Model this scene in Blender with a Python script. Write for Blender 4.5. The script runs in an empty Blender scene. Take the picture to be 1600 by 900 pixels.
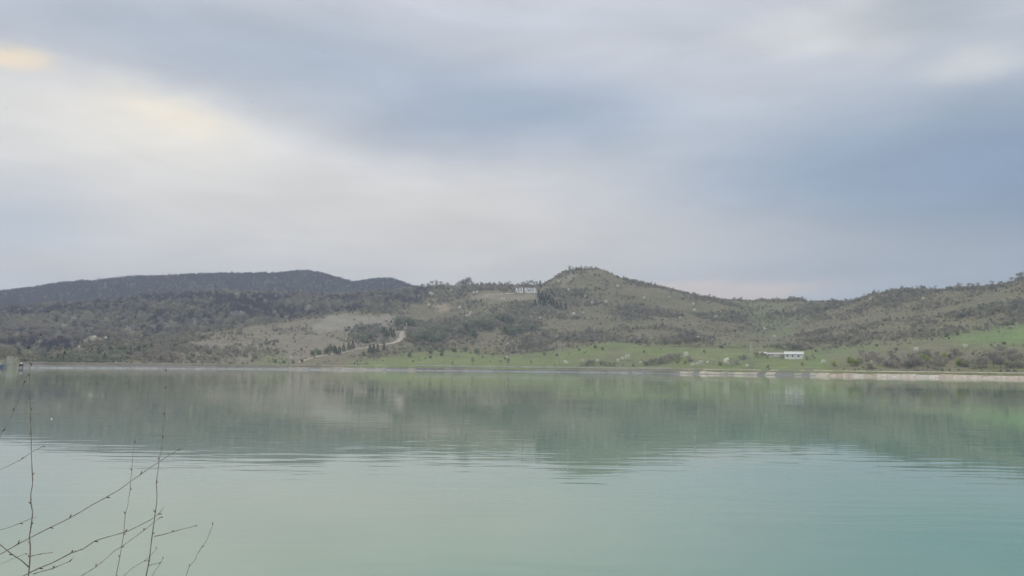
import bpy, math, random
import numpy as np
from mathutils import Matrix, Vector

random.seed(7)
RNG = np.random.default_rng(7)
scene = bpy.context.scene
R = math.radians

# ---------------------------------------------------------------- camera
CAM_H = 5.5
F_PX = 1386.0                 # focal length in the photograph's pixels (1600 wide)
PITCH, ROLL = R(5.06), R(0.61)
cam_data = bpy.data.cameras.new("camera")
cam = bpy.data.objects.new("camera", cam_data)
scene.collection.objects.link(cam)
cam_data.sensor_width = 36.0
cam_data.lens = 36.0 * F_PX / 1600.0
cam_data.clip_start = 0.1
cam_data.clip_end = 20000.0
CAM_ROT = Matrix.Rotation(R(90) + PITCH, 3, 'X') @ Matrix.Rotation(ROLL, 3, 'Z')
M4 = CAM_ROT.to_4x4()
M4.translation = Vector((0, 0, CAM_H))
cam.matrix_world = M4
scene.camera = cam
scene.render.resolution_x, scene.render.resolution_y = 1024, 576

# ---------------------------------------------------------------- colour management
scene.view_settings.view_transform = 'Standard'
scene.view_settings.look = 'None'
scene.view_settings.exposure = 0.42
scene.view_settings.gamma = 1.0
scene.render.engine = 'CYCLES'
scene.cycles.use_denoising = True
scene.cycles.max_bounces = 5
scene.cycles.diffuse_bounces = 2
scene.cycles.glossy_bounces = 3
scene.cycles.volume_bounces = 0
scene.cycles.transparent_max_bounces = 8

CROT = np.array(CAM_ROT)
def ray(px, py):
    """direction (unnormalised) through a photograph pixel -> azimuth, tan(elevation)"""
    px = np.asarray(px, float); py = np.asarray(py, float)
    v = np.stack([(px - 800) / F_PX, (450 - py) / F_PX, -np.ones_like(px)], -1) @ CROT.T
    return np.arctan2(v[..., 0], v[..., 1]), v[..., 2] / np.hypot(v[..., 0], v[..., 1])
def project(x, y, z):
    v = np.stack([x, y, z - CAM_H], -1) @ CROT
    return 800 + F_PX * v[..., 0] / -v[..., 2], 450 - F_PX * v[..., 1] / -v[..., 2]
def at_depth(px, py, depth):
    """world point on a pixel's ray at a given forward distance"""
    a, t = ray(px, py)
    r = depth / math.cos(float(a))
    return Vector((r * math.sin(a), r * math.cos(a), CAM_H + r * float(t)))

# ---------------------------------------------------------------- sky and sun
SUN_AZ, SUN_EL = R(-28), R(50)          # behind thin cloud, above the frame on the left
world = bpy.data.worlds.new("World")
scene.world = world
world.use_nodes = True
wn, wl = world.node_tree.nodes, world.node_tree.links
wn.clear()
def wnode(t, **k):
    n = wn.new(t)
    for a, b in k.items(): setattr(n, a, b)
    return n
def wmath(op, a, b=None):
    n = wnode('ShaderNodeMath', operation=op)
    for i, v in enumerate((a, b)):
        if v is None: continue
        if isinstance(v, (int, float)): n.inputs[i].default_value = v
        else: wl.new(v, n.inputs[i])
    return n.outputs[0]
tc = wnode('ShaderNodeTexCoord')
# soft, wind-drawn cloud noise; it also warps the cloud banks
mp = wnode('ShaderNodeMapping'); mp.inputs['Scale'].default_value = (1.0, 1.0, 2.6)
wl.new(tc.outputs['Generated'], mp.inputs['Vector'])
nz = wnode('ShaderNodeTexNoise'); nz.inputs['Scale'].default_value = 3.2
nz.inputs['Detail'].default_value = 5.0; nz.inputs['Roughness'].default_value = 0.52
wl.new(mp.outputs[0], nz.inputs['Vector'])
nz2 = wnode('ShaderNodeTexNoise'); nz2.inputs['Scale'].default_value = 5.5
nz2.inputs['Detail'].default_value = 6.0; nz2.inputs['Roughness'].default_value = 0.55
nz2.inputs['Distortion'].default_value = 0.4
mp2 = wnode('ShaderNodeMapping'); mp2.inputs['Scale'].default_value = (1.0, 1.0, 4.2); mp2.inputs['Rotation'].default_value = (R(3), R(-6), 0)
wl.new(tc.outputs['Generated'], mp2.inputs['Vector'])
wl.new(mp2.outputs[0], nz2.inputs['Vector'])
sp = wnode('ShaderNodeSeparateXYZ'); wl.new(tc.outputs['Generated'], sp.inputs[0])
sc_ = wnode('ShaderNodeSeparateColor'); wl.new(nz.outputs['Color'], sc_.inputs[0])
az = wmath('ARCTAN2', sp.outputs[0], sp.outputs[1])
el = wmath('ARCSINE', sp.outputs[2])
az = wmath('ADD', az, wmath('MULTIPLY', wmath('SUBTRACT', sc_.outputs[0], 0.5), 0.14))
el = wmath('ADD', el, wmath('MULTIPLY', wmath('SUBTRACT', sc_.outputs[1], 0.5), 0.09))
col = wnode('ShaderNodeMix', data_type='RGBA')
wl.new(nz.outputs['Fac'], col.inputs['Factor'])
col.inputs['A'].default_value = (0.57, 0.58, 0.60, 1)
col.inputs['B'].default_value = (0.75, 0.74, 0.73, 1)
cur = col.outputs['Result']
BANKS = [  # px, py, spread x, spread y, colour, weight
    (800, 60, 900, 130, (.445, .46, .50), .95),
    (1660, 290, 430, 150, (.125, .195, .295), 1.0),
    (1250, 300, 300, 60, (.205, .28, .39), .8),
    (1300, 405, 420, 50, (.33, .35, .385), .7),
    (300, 80, 400, 74, (.315, .35, .405), .9),
    (430, 112, 240, 34, (.30, .35, .425), .85),
    (760, 200, 230, 46, (.215, .285, .39), 1.0),
    (250, 300, 340, 120, (.635, .60, .555), 1.0),
    (720, 375, 330, 105, (.60, .555, .505), .95),
    (900, 12, 240, 30, (.50, .52, .56), .8),
    (910, 88, 150, 22, (.49, .50, .52), .6),
    (1280, 62, 110, 22, (.60, .60, .59), .9),
    (1370, 30, 40, 50, (.56, .56, .55), .6),
    (1515, 112, 60, 17, (.56, .56, .54), .75),
    (1500, 20, 120, 30, (.31, .34, .37), .7),
    (12, 350, 90, 55, (.42, .46, .53), .7),
    (160, 215, 210, 45, (.645, .61, .56), .8),
    (262, 186, 60, 22, (.86, .74, .54), 1.0),
    (245, 210, 110, 40, (.74, .69, .60), .7),
    (14, 112, 38, 12, (.80, .66, .47), .95),
    (1130, 458, 130, 10, (.74, .58, .48), 1.0),
    (100, 440, 300, 20, (.60, .55, .51), .5),
]
for px, py, sx, sy, c, w in BANKS:
    a0, t0 = ray(px, py)
    e0 = math.atan(float(t0)); a0 = float(a0)
    dx = wmath('DIVIDE', wmath('SUBTRACT', az, a0), sx / F_PX)
    dy = wmath('DIVIDE', wmath('SUBTRACT', el, e0), sy / F_PX)
    q = wmath('ADD', wmath('MULTIPLY', dx, dx), wmath('MULTIPLY', dy, dy))
    g = wmath('MULTIPLY', wmath('EXPONENT', wmath('MULTIPLY', wmath('POWER', q, 1.25), -0.62)), w)
    m = wnode('ShaderNodeMix', data_type='RGBA')
    wl.new(g, m.inputs['Factor']); wl.new(cur, m.inputs['A'])
    m.inputs['B'].default_value = (*c, 1)
    cur = m.outputs['Result']
# fine cloud texture, then the clear-sky light that leaks through the deck
vm = wnode('ShaderNodeMix', data_type='RGBA', blend_type='MULTIPLY'); vm.inputs['Factor'].default_value = 1.0
fine = wmath('ADD', wmath('MULTIPLY', nz2.outputs['Fac'], 0.46), 0.77)
cb = wnode('ShaderNodeCombineColor')
for i in range(3): wl.new(fine, cb.inputs[i])
wl.new(cur, vm.inputs['A']); wl.new(cb.outputs[0], vm.inputs['B'])
sc10 = wnode('ShaderNodeVectorMath', operation='SCALE'); sc10.inputs['Scale'].default_value = 10.0
wl.new(vm.outputs['Result'], sc10.inputs[0])
sky = wnode('ShaderNodeTexSky', sky_type='NISHITA')
sky.sun_disc = False
sky.sun_elevation = SUN_EL
sky.sun_rotation = SUN_AZ
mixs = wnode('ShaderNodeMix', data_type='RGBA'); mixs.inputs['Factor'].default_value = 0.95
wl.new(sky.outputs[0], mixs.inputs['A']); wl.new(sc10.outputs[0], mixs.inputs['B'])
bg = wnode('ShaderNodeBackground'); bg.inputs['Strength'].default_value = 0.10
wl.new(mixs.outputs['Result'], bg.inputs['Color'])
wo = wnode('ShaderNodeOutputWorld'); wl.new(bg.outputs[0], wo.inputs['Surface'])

sun_data = bpy.data.lights.new("sun", 'SUN')
sun_data.energy = 1.2
sun_data.angle = R(12)
sun_data.color = (1.0, 0.93, 0.82)
sun = bpy.data.objects.new("sun", sun_data)
scene.collection.objects.link(sun)
sd = Vector((math.sin(SUN_AZ) * math.cos(SUN_EL), math.cos(SUN_AZ) * math.cos(SUN_EL), math.sin(SUN_EL)))
sun.rotation_euler = (-sd).to_track_quat('-Z', 'Y').to_euler()
sun.location = (0, 0, 600)

# ================================================================ helpers
def link(o): scene.collection.objects.link(o); return o
def tag(o, label=None, cat=None, group=None, kind=None):
    if label: o['label'] = label
    if cat: o['category'] = cat
    if group: o['group'] = group
    if kind: o['kind'] = kind
    return o
def new_obj(name, mesh, parent=None, loc=None):
    o = link(bpy.data.objects.new(name, mesh))
    if parent: o.parent = parent
    if loc is not None: o.location = loc
    return o
def empty(name, loc, rz=0.0, scale=1.0):
    o = link(bpy.data.objects.new(name, None))
    o.location = loc; o.rotation_euler = (0, 0, rz); o.empty_display_size = 0.5
    o.scale = (scale,) * 3 if isinstance(scale, (int, float)) else scale
    return o
class MB:
    """collects vertices and faces for one mesh"""
    def __init__(s): s.v, s.f, s.m = [], [], []
    def add(s, vs, fs, mi=0):
        b = len(s.v); s.v += [tuple(p) for p in vs]
        s.f += [tuple(i + b for i in f) for f in fs]; s.m += [mi] * len(fs)
    def box(s, lo, hi, mi=0):
        (x0, y0, z0), (x1, y1, z1) = lo, hi
        s.add([(x0,y0,z0),(x1,y0,z0),(x1,y1,z0),(x0,y1,z0),(x0,y0,z1),(x1,y0,z1),(x1,y1,z1),(x0,y1,z1)],
              [(0,3,2,1),(4,5,6,7),(0,1,5,4),(1,2,6,5),(2,3,7,6),(3,0,4,7)], mi)
    def tube(s, pts, rad, n=8, mi=0, cap=True):
        pts = [Vector(p) for p in pts]
        rings = []
        up = Vector((0.3, 0.7, 0.2))
        for i, p in enumerate(pts):
            d = (pts[min(i + 1, len(pts) - 1)] - pts[max(i - 1, 0)]).normalized()
            a = d.cross(up)
            if a.length < 1e-3: a = d.cross(Vector((1, 0, 0)))
            a.normalize(); b = d.cross(a)
            rr = rad[i] if hasattr(rad, '__len__') else rad
            rings.append([p + (a * math.cos(6.2832 * k / n) + b * math.sin(6.2832 * k / n)) * rr for k in range(n)])
        vs = [v for r_ in rings for v in r_]
        fs = [(i*n+k, i*n+(k+1) % n, (i+1)*n+(k+1) % n, (i+1)*n+k) for i in range(len(pts)-1) for k in range(n)]
        if cap: fs += [tuple(range(n))[::-1], tuple((len(pts)-1)*n + k for k in range(n))]
        s.add(vs, fs, mi)
    def blob(s, c, r, n=6, mi=0, axis=None):
        """small faceted ellipsoid"""
        vs, fs = [], []
        rx, ry, rz = r if hasattr(r, '__len__') else (r, r, r)
        for j in range(1, 4):
            ph = math.pi * j / 4
            for k in range(n):
                th = 6.2832 * k / n
                vs.append(Vector((rx*math.sin(ph)*math.cos(th), ry*math.sin(ph)*math.sin(th), rz*math.cos(ph))))
        vs += [Vector((0, 0, rz)), Vector((0, 0, -rz))]
        for j in range(2):
            for k in range(n): fs.append((j*n+k, (j+1)*n+k, (j+1)*n+(k+1) % n, j*n+(k+1) % n))
        for k in range(n):
            fs.append((3*n, k, (k+1) % n)); fs.append((3*n+1, 2*n+(k+1) % n, 2*n+k))
        if axis is not None:
            q = Vector(axis).to_track_quat('Z', 'Y'); vs = [q @ v for v in vs]
        s.add([v + Vector(c) for v in vs], fs, mi)
    def mesh(s, name, mats, smooth=False):
        me = bpy.data.meshes.new(name)
        me.from_pydata(s.v, [], s.f)
        for m in (mats if isinstance(mats, (list, tuple)) else [mats]): me.materials.append(m)
        if any(s.m): me.polygons.foreach_set('material_index', s.m)
        if smooth: me.polygons.foreach_set('use_smooth', [True] * len(s.f))
        me.update()
        return me
    def build(s, name, mats, parent=None, loc=None, smooth=False):
        return new_obj(name, s.mesh(name, mats, smooth), parent, loc)

# ---------------------------------------------------------------- materials
def material(name, base, rough=0.85, var=0.25, scale=1.0, detail=4.0, tint=None, inst=0.0, bump=0.0, spec=0.2, coord='Object', translucent=0.0):
    m = bpy.data.materials.new(name); m.use_nodes = True
    n, l = m.node_tree.nodes, m.node_tree.links
    b = n['Principled BSDF']
    b.inputs['Roughness'].default_value = rough
    b.inputs['Specular IOR Level'].default_value = spec
    t = n.new('ShaderNodeTexCoord')
    z = n.new('ShaderNodeTexNoise'); z.inputs['Scale'].default_value = scale; z.inputs['Detail'].default_value = detail
    z.inputs['Roughness'].default_value = 0.62
    l.new(t.outputs[coord], z.inputs['Vector'])
    rp = n.new('ShaderNodeValToRGB')
    rp.color_ramp.elements[0].position, rp.color_ramp.elements[1].position = 0.3, 0.72
    c0 = [max(0, c * (1 - var)) for c in base]; c1 = [min(1, c * (1 + var)) for c in (tint or base)]
    rp.color_ramp.elements[0].color = (*c0, 1); rp.color_ramp.elements[1].color = (*c1, 1)
    l.new(z.outputs['Fac'], rp.inputs['Fac'])
    out = rp.outputs['Color']
    if inst:
        oi = n.new('ShaderNodeObjectInfo')
        hs = n.new('ShaderNodeHueSaturation')
        mr = n.new('ShaderNodeMapRange'); mr.inputs['To Min'].default_value = 1 - inst; mr.inputs['To Max'].default_value = 1 + inst
        l.new(oi.outputs['Random'], mr.inputs['Value']); l.new(mr.outputs[0], hs.inputs['Value'])
        mh = n.new('ShaderNodeMath'); mh.operation = 'MULTIPLY_ADD'
        fr = n.new('ShaderNodeMath'); fr.operation = 'FRACT'
        mu = n.new('ShaderNodeMath'); mu.operation = 'MULTIPLY'; mu.inputs[1].default_value = 17.31
        l.new(oi.outputs['Random'], mu.inputs[0]); l.new(mu.outputs[0], fr.inputs[0])
        l.new(fr.outputs[0], mh.inputs[0]); mh.inputs[1].default_value = 0.05; mh.inputs[2].default_value = 0.475
        l.new(mh.outputs[0], hs.inputs['Hue'])
        l.new(out, hs.inputs['Color']); out = hs.outputs['Color']
    l.new(out, b.inputs['Base Color'])
    if bump:
        bp = n.new('ShaderNodeBump'); bp.inputs['Strength'].default_value = 0.6; bp.inputs['Distance'].default_value = bump
        l.new(z.outputs['Fac'], bp.inputs['Height']); l.new(bp.outputs[0], b.inputs['Normal'])
    if translucent:
        tr = n.new('ShaderNodeBsdfTranslucent'); l.new(out, tr.inputs['Color'])
        mx = n.new('ShaderNodeMixShader'); mx.inputs[0].default_value = translucent
        l.new(b.outputs[0], mx.inputs[1]); l.new(tr.outputs[0], mx.inputs[2])
        l.new(mx.outputs[0], n['Material Output'].inputs['Surface'])
    return m
MAT = dict(
    bark=material('bark', (.20, .18, .16), scale=3, inst=.2),
    twigs=material('bare_twigs', (.275, .250, .240), scale=.4, inst=.30, spec=.05, translucent=.35),
    twigs_olive=material('budding_twigs', (.36, .35, .275), scale=.4, inst=.25, spec=.05, translucent=.35),
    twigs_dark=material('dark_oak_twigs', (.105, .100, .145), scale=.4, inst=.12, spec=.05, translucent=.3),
    scrub=material('scrub_twigs', (.385, .358, .290), scale=.5, inst=.22, spec=.05, translucent=.35),
    scrub_green=material('scrub_leaves', (.25, .275, .19), scale=.5, inst=.2, spec=.05, translucent=.35),
    conifer=material('conifer_needles', (.105, .130, .095), scale=.6, inst=.2, spec=.05, translucent=.25),
    blossom=material('blossom', (.84, .83, .77), scale=.8, inst=.08, var=.1, spec=.05, translucent=.5),
    blossom_dim=material('opening_blossom', (.50, .50, .46), scale=.8, inst=.15, spec=.05, translucent=.4),
    fresh=material('fresh_leaves', (.36, .42, .11), scale=.6, inst=.15, spec=.05, translucent=.45),
    concrete_pale=material('pale_concrete', (.50, .47, .415), scale=.35, bump=.05),
    concrete_tan=material('tan_concrete', (.47, .42, .355), scale=.3, var=.35, bump=.05),
    concrete_dark=material('weathered_concrete', (.15, .145, .138), scale=.3, var=.35, bump=.05),
    concrete_earth=material('earth_stained_concrete', (.33, .30, .26), scale=.3, var=.4, bump=.05),
    concrete_sand=material('sandy_concrete', (.42, .36, .295), scale=.3, var=.3, bump=.05),
    concrete_grey=material('grey_concrete', (.20, .195, .195), scale=.25, var=.25, bump=.05),
    white_edge=material('whitewashed_concrete', (.66, .65, .62), scale=.15, var=.25),
    rubble=material('pale_rubble', (.52, .50, .46), scale=1.2, var=.35, bump=.1),
    wall_white=material('white_render', (.88, .88, .86), scale=.4, var=.08),
    roof_white=material('pale_sheet_roof', (.66, .67, .66), scale=.5, var=.12, rough=.6),
    roof_grey=material('grey_sheet_roof', (.50, .50, .49), scale=.5, rough=.6),
    dark=material('dark_paint', (.045, .045, .05), scale=2),
    glass=material('window_glass', (.03, .035, .04), rough=.12, scale=1, spec=.5),
    white_paint=material('white_paint', (.90, .90, .88), scale=1, var=.06),
    steel=material('galvanised_steel', (.34, .36, .36), scale=2, rough=.6),
    pole=material('pole_concrete', (.54, .55, .53), scale=1.5),
    tower=material('tower_concrete', (.46, .45, .385), scale=.5, bump=.03),
    yellow=material('yellow_paint', (.42, .41, .20), scale=1),
    blue=material('blue_paint', (.10, .12, .22), scale=1),
    twig_bark=material('twig_bark', (.15, .12, .10), scale=60, var=.45, tint=(.27, .235, .20), rough=.8),
    bud=material('bud_scales', (.055, .038, .030), scale=80),
    path=material('dirt_track', (.40, .36, .30), scale=.25, var=.22),
    bird=material('dark_feathers', (.06, .06, .065), scale=20),
)

# ================================================================ terrain
def fbm(x, y, scale, oct=4, seed=0, gain=.5):
    """value noise on a hashed lattice"""
    out = np.zeros_like(x, float); amp = 1.0; tot = 0.0
    for o in range(oct):
        u, v = x / scale + 37.3 * o + seed * 11.7, y / scale + 17.9 * o + seed * 5.3
        iu, iv = np.floor(u).astype(np.int64), np.floor(v).astype(np.int64)
        fu, fv = u - iu, v - iv
        fu, fv = fu * fu * (3 - 2 * fu), fv * fv * (3 - 2 * fv)
        def h(a, b):
            k = (a * 374761393 + b * 668265263 + seed * 1442695) & 0x7fffffff
            k = ((k ^ (k >> 13)) * 1274126177) & 0x7fffffff
            return ((k ^ (k >> 16)) & 0xffff) / 65535.0
        val = (h(iu, iv) * (1-fu) + h(iu+1, iv) * fu) * (1-fv) + (h(iu, iv+1) * (1-fu) + h(iu+1, iv+1) * fu) * fv
        out += amp * (val * 2 - 1); tot += amp; amp *= gain; scale *= .5
    return out / tot
def curve(pts):
    p = np.array(pts, float)
    a, t = ray(p[:, 0], p[:, 1])
    return a, t
def interp_elev(pts, azs):
    a, t = curve(pts); return np.interp(azs, a, t)
def by_px(pts, azs):
    p = np.array(pts, float); a, _ = ray(p[:, 0], np.full(len(p), 560.0))
    return np.interp(azs, a, p[:, 1])
def smooth(v, k):
    ker = np.hanning(2 * k + 3)[1:-1]; ker /= ker.sum()
    return np.convolve(np.pad(v, k, mode='edge'), ker, mode='valid')

AZ0, AZ1, NA = R(-52), R(52), 1200
AZS = np.linspace(AZ0, AZ1, NA)
CREST_Z = 5.0
R_SHORE = smooth(by_px([(-900, 640), (-400, 760), (0, 850), (350, 930), (700, 985), (900, 960), (1150, 880), (1350, 825), (1600, 800), (2000, 790), (2600, 800)], AZS), 30)
MEADOW = [(-900, 545), (-200, 556), (0, 557), (200, 556), (300, 553), (450, 556), (560, 552), (640, 549), (700, 547), (780, 552), (850, 549), (900, 541), (960, 534), (1000, 536), (1100, 541), (1180, 542), (1260, 544), (1300, 541), (1400, 534), (1500, 523), (1600, 506), (1800, 480), (2600, 450)]
MID = [(-900, 515), (-200, 532), (0, 527), (150, 522), (300, 514), (440, 508), (510, 497), (560, 493), (620, 494), (700, 499), (800, 496), (900, 490), (1000, 494), (1100, 504), (1200, 510), (1300, 505), (1400, 495), (1500, 482), (1600, 466), (1800, 440), (2600, 420)]
RIDGE = [(-900, 480), (-200, 490), (0, 489), (60, 485), (150, 476), (250, 465), (320, 461), (400, 465), (470, 466), (530, 467), (600, 463), (640, 459), (665, 453), (700, 450), (735, 448), (800, 450), (835, 450), (848, 446), (858, 440), (870, 432), (885, 425), (900, 423.5), (920, 422.5), (935, 420.5), (945, 423), (960, 430), (980, 438), (1000, 444), (1030, 450), (1060, 457), (1090, 466), (1120, 470), (1150, 471), (1200, 470), (1240, 469), (1270, 473), (1310, 472), (1338, 470), (1358, 462), (1400, 456), (1450, 457), (1490, 454), (1540, 452), (1570, 447), (1600, 437), (1700, 412), (1900, 400), (2600, 420)]
FAR = [(-900, 490), (-300, 474), (0, 460), (50, 454), (100, 446), (150, 442), (200, 437), (280, 434), (350, 431), (430, 431), (460, 428), (480, 427), (500, 430), (530, 439), (555, 445), (580, 440), (605, 438), (625, 443), (645, 451), (700, 466), (800, 490), (1000, 510), (2600, 520)]
RIDGE_D = by_px([(-900, 820), (0, 760), (300, 760), (600, 740), (800, 680), (935, 700), (1100, 760), (1230, 860), (1340, 720), (1600, 620), (2600, 600)], AZS)
MEADOW_D = by_px([(-900, 120), (500, 130), (700, 190), (960, 230), (1200, 230), (1400, 250), (1600, 300), (2600, 300)], AZS)
eM, eH, eR, eF = (smooth(interp_elev(c, AZS), k) for c, k in ((MEADOW, 8), (MID, 8), (RIDGE, 2), (FAR, 3)))
rM, rR = R_SHORE + MEADOW_D, R_SHORE + RIDGE_D
rH = rM * .52 + rR * .48
rF = np.full(NA, 2700.0)
zM, zH, zR, zF = CAM_H + rM * eM, CAM_H + rH * eH, CAM_H + rR * eR, CAM_H + rF * eF
zF = np.maximum(zF, 20)
KR = np.stack([R_SHORE - 60, R_SHORE - 12, R_SHORE - 1, R_SHORE + 11, R_SHORE + 16, R_SHORE + 28, rM * .35 + (R_SHORE + 28) * .65, rM, rH, rR, rR + 60, rR + 330, rF * .6 + (rR + 330) * .4, rF, rF + 250, rF + 1500, rF + 8000], 1)
kz7 = 4.0 * .55 + zM * .45 - (zM - 4) * .13
KZ = np.stack([np.full(NA, -9), np.full(NA, -5), np.full(NA, -1.1), np.full(NA, CREST_Z - .12), np.full(NA, CREST_Z - .12), np.full(NA, 4.0),
               np.maximum(kz7, 4.3), zM, zH, zR, zR - 14, np.minimum(zR * .62, zF * .7), zF * .62, zF, zF - 25, np.full(NA, 40.), np.full(NA, 20.)], 1)
def pchip_columns(KR, KZ, Rq):
    """monotone cubic in r for every azimuth column"""
    h = np.diff(KR, axis=1); d = np.diff(KZ, axis=1) / h
    m = np.zeros_like(KZ)
    w1, w2 = 2 * h[:, 1:] + h[:, :-1], h[:, 1:] + 2 * h[:, :-1]
    ok = d[:, :-1] * d[:, 1:] > 0
    with np.errstate(divide='ignore', invalid='ignore'):
        hm = (w1 + w2) / (w1 / d[:, :-1] + w2 / d[:, 1:])
    m[:, 1:-1] = np.where(ok, hm, 0); m[:, 0] = d[:, 0]; m[:, -1] = d[:, -1]
    Z = np.empty_like(Rq)
    for i in range(len(KR)):
        k = np.clip(np.searchsorted(KR[i], Rq[i]) - 1, 0, KR.shape[1] - 2)
        t = (Rq[i] - KR[i][k]) / h[i][k]
        Z[i] = ((1 + 2*t) * (1-t)**2 * KZ[i][k] + t * (1-t)**2 * h[i][k] * m[i][k]
                + t*t * (3 - 2*t) * KZ[i][k+1] + t*t * (t-1) * h[i][k] * m[i][k+1])
    return Z
off = np.concatenate([[-60, -30, -12, -5, -1], np.linspace(2, 11, 4), [13.5, 16, 19, 23, 28], np.linspace(32, 960, 310), np.linspace(970, 2300, 70), np.geomspace(2350, 9500, 14)])
RG = R_SHORE[:, None] + off[None, :]
ZG = pchip_columns(KR, KZ, RG)
XG, YG = RG * np.sin(AZS)[:, None], RG * np.cos(AZS)[:, None]
inland = np.clip((off[None, :] - 30) / 160, 0, 1)
near_ridge = np.exp(-((RG - rR[:, None]) / 60) ** 2) + np.exp(-((RG - rF[:, None]) / 150) ** 2)
amp = inland * (1 - .88 * np.clip(near_ridge, 0, 1))
# gullies run down the slope: noise stretched along the depth axis, plus rounded humps
ZG = ZG + amp * (7.0 * fbm(XG * 1.5, YG * .8, 170, 4, 3) + 3.0 * fbm(XG, YG, 45, 3, 9)) + inland * .5 * fbm(XG, YG, 9, 2, 5)
EG = (ZG - CAM_H) / RG
PXG, PYG = project(XG, YG, ZG)
def z_at(a, r):
    """terrain height at azimuth / distance (bilinear)"""
    a, r = np.atleast_1d(a).astype(float), np.atleast_1d(r).astype(float)
    fi = np.clip((a - AZ0) / (AZ1 - AZ0) * (NA - 1), 0, NA - 1.001); i = fi.astype(int); fi -= i
    rs = R_SHORE[i] * (1 - fi) + R_SHORE[i + 1] * fi
    o = np.clip(r - rs, off[0], off[-1] - 1e-3); j = np.clip(np.searchsorted(off, o) - 1, 0, len(off) - 2)
    fj = (o - off[j]) / (off[j + 1] - off[j])
    return (ZG[i, j] * (1-fi) + ZG[i+1, j] * fi) * (1-fj) + (ZG[i, j+1] * (1-fi) + ZG[i+1, j+1] * fi) * fj
def pick(px, py, rmin=20):
    """first terrain point met by the ray through a photograph pixel"""
    a, t = (float(v) for v in ray(px, py))
    i = int(round((a - AZ0) / (AZ1 - AZ0) * (NA - 1)))
    e = EG[i]
    for j in range(1, len(off)):
        if off[j] < rmin: continue
        if e[j] >= t:
            e0, e1 = e[j-1], e[j]
            f = 1.0 if e1 == e0 else max(0, min(1, (t - e0) / (e1 - e0)))
            r = RG[i, j-1] + f * (RG[i, j] - RG[i, j-1]); break
    else:
        j = int(np.argmax(e)); r = RG[i, j]
    z = float(z_at(a, r)[0])
    return Vector((r * math.sin(a), r * math.cos(a), z))

# ---- ground cover: what grows or lies where (real ground colour, per vertex)
def poly_mask(px, py, poly, soft=6.0):
    """soft inside mask of a polygon in the surveyed picture plane"""
    P = np.array(poly, float); inside = np.zeros(px.shape, bool); dmin = np.full(px.shape, 1e9)
    for k in range(len(P)):
        (x0, y0), (x1, y1) = P[k], P[(k + 1) % len(P)]
        c = ((y0 > py) != (y1 > py)) & (px < (x1 - x0) * (py - y0) / (y1 - y0 + 1e-9) + x0)
        inside ^= c
        t = np.clip(((px - x0) * (x1 - x0) + (py - y0) * (y1 - y0)) / ((x1-x0)**2 + (y1-y0)**2 + 1e-9), 0, 1)
        dmin = np.minimum(dmin, np.hypot(px - x0 - t * (x1 - x0), py - y0 - t * (y1 - y0)))
    return np.clip(.5 + np.where(inside, dmin, -dmin) / (2 * soft), 0, 1)
A = np.array
COVER = np.empty(ZG.shape + (3,)); COVER[:] = (.188, .172, .120)
wob = 5 * fbm(XG, YG, 60, 3, 21)
wx, wy = PXG + 3 * wob, PYG + wob * .7
def lay(mask, colr):
    global COVER
    COVER = COVER * (1 - mask[..., None]) + A(colr) * mask[..., None]
patch = fbm(XG, YG, 120, 4, 31)
speck = fbm(XG, YG, 26, 4, 33)
lay(np.clip(.5 + 1.2 * patch, 0, 1) * .6, (.162, .160, .102))
lay(np.clip(RG - (rR[:, None] + 100), 0, 60) / 60, (.12, .11, .085))
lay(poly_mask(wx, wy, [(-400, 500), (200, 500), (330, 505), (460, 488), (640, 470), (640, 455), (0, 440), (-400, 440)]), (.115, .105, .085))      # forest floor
lay(poly_mask(wx, wy, [(225, 562), (320, 528), (430, 502), (520, 492), (640, 490), (640, 520), (560, 545), (460, 566), (240, 569)], 9), (.220, .200, .155))   # dry grass slope
lay(poly_mask(wx, wy, [(480, 512), (515, 491), (628, 492), (615, 503), (560, 512), (500, 520)], 4), (.262, .246, .212))                            # gravel bench
lay(poly_mask(wx, wy, [(735, 461), (840, 459), (848, 468), (790, 470), (740, 467)], 2.5), (.260, .230, .180))                                       # bare shoulder under the sign
lay(poly_mask(wx, wy, [(683, 478), (700, 475), (712, 486), (695, 491)], 3), (.30, .245, .185))
lay(poly_mask(wx, wy, [(880, 428), (905, 424), (880, 445), (868, 448)], 3) * .7, (.28, .25, .20))
green1 = poly_mask(wx, wy, [(540, 576), (600, 556), (640, 550), (700, 546), (790, 555), (850, 549), (905, 541), (960, 533), (1010, 538), (1100, 540), (1185, 541), (1275, 548), (1300, 585), (540, 585)], 7)
lay(green1 * .92, (.180, .230, .095))
lay(green1 * np.clip(speck * 2.4, 0, 1) * .65, (.165, .165, .105))
lay(green1 * np.clip(patch * 2 + .1, 0, 1), (.200, .205, .120))
lay(poly_mask(wx, wy, [(1260, 552), (1300, 543), (1420, 536), (1490, 525), (1600, 503), (1900, 480), (1900, 540), (1600, 540), (1480, 541), (1400, 548), (1330, 556), (1300, 566), (1268, 566)], 11) * np.clip(.95 + 1.0 * patch + .5 * speck, .3, 1), (.165, .235, .100))
lay(poly_mask(wx, wy, [(1150, 478), (1200, 478), (1260, 500), (1230, 528), (1180, 522)], 14) * .7, (.155, .195, .100))
lay(poly_mask(wx, wy, [(1280, 556), (1500, 545), (1900, 545), (1900, 590), (1280, 590)], 6) * (.45 + .5 * np.clip(patch * 2, -1, 1)), (.170, .205, .070))
lay(poly_mask(wx, wy, [(395, 572), (410, 553), (450, 552), (455, 566), (440, 574)], 7) * .7, (.160, .195, .095))
lay(poly_mask(wx, wy, [(60, 566), (80, 555), (180, 545), (260, 533), (265, 545), (180, 562)], 5) * .8, (.085, .115, .065))
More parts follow.
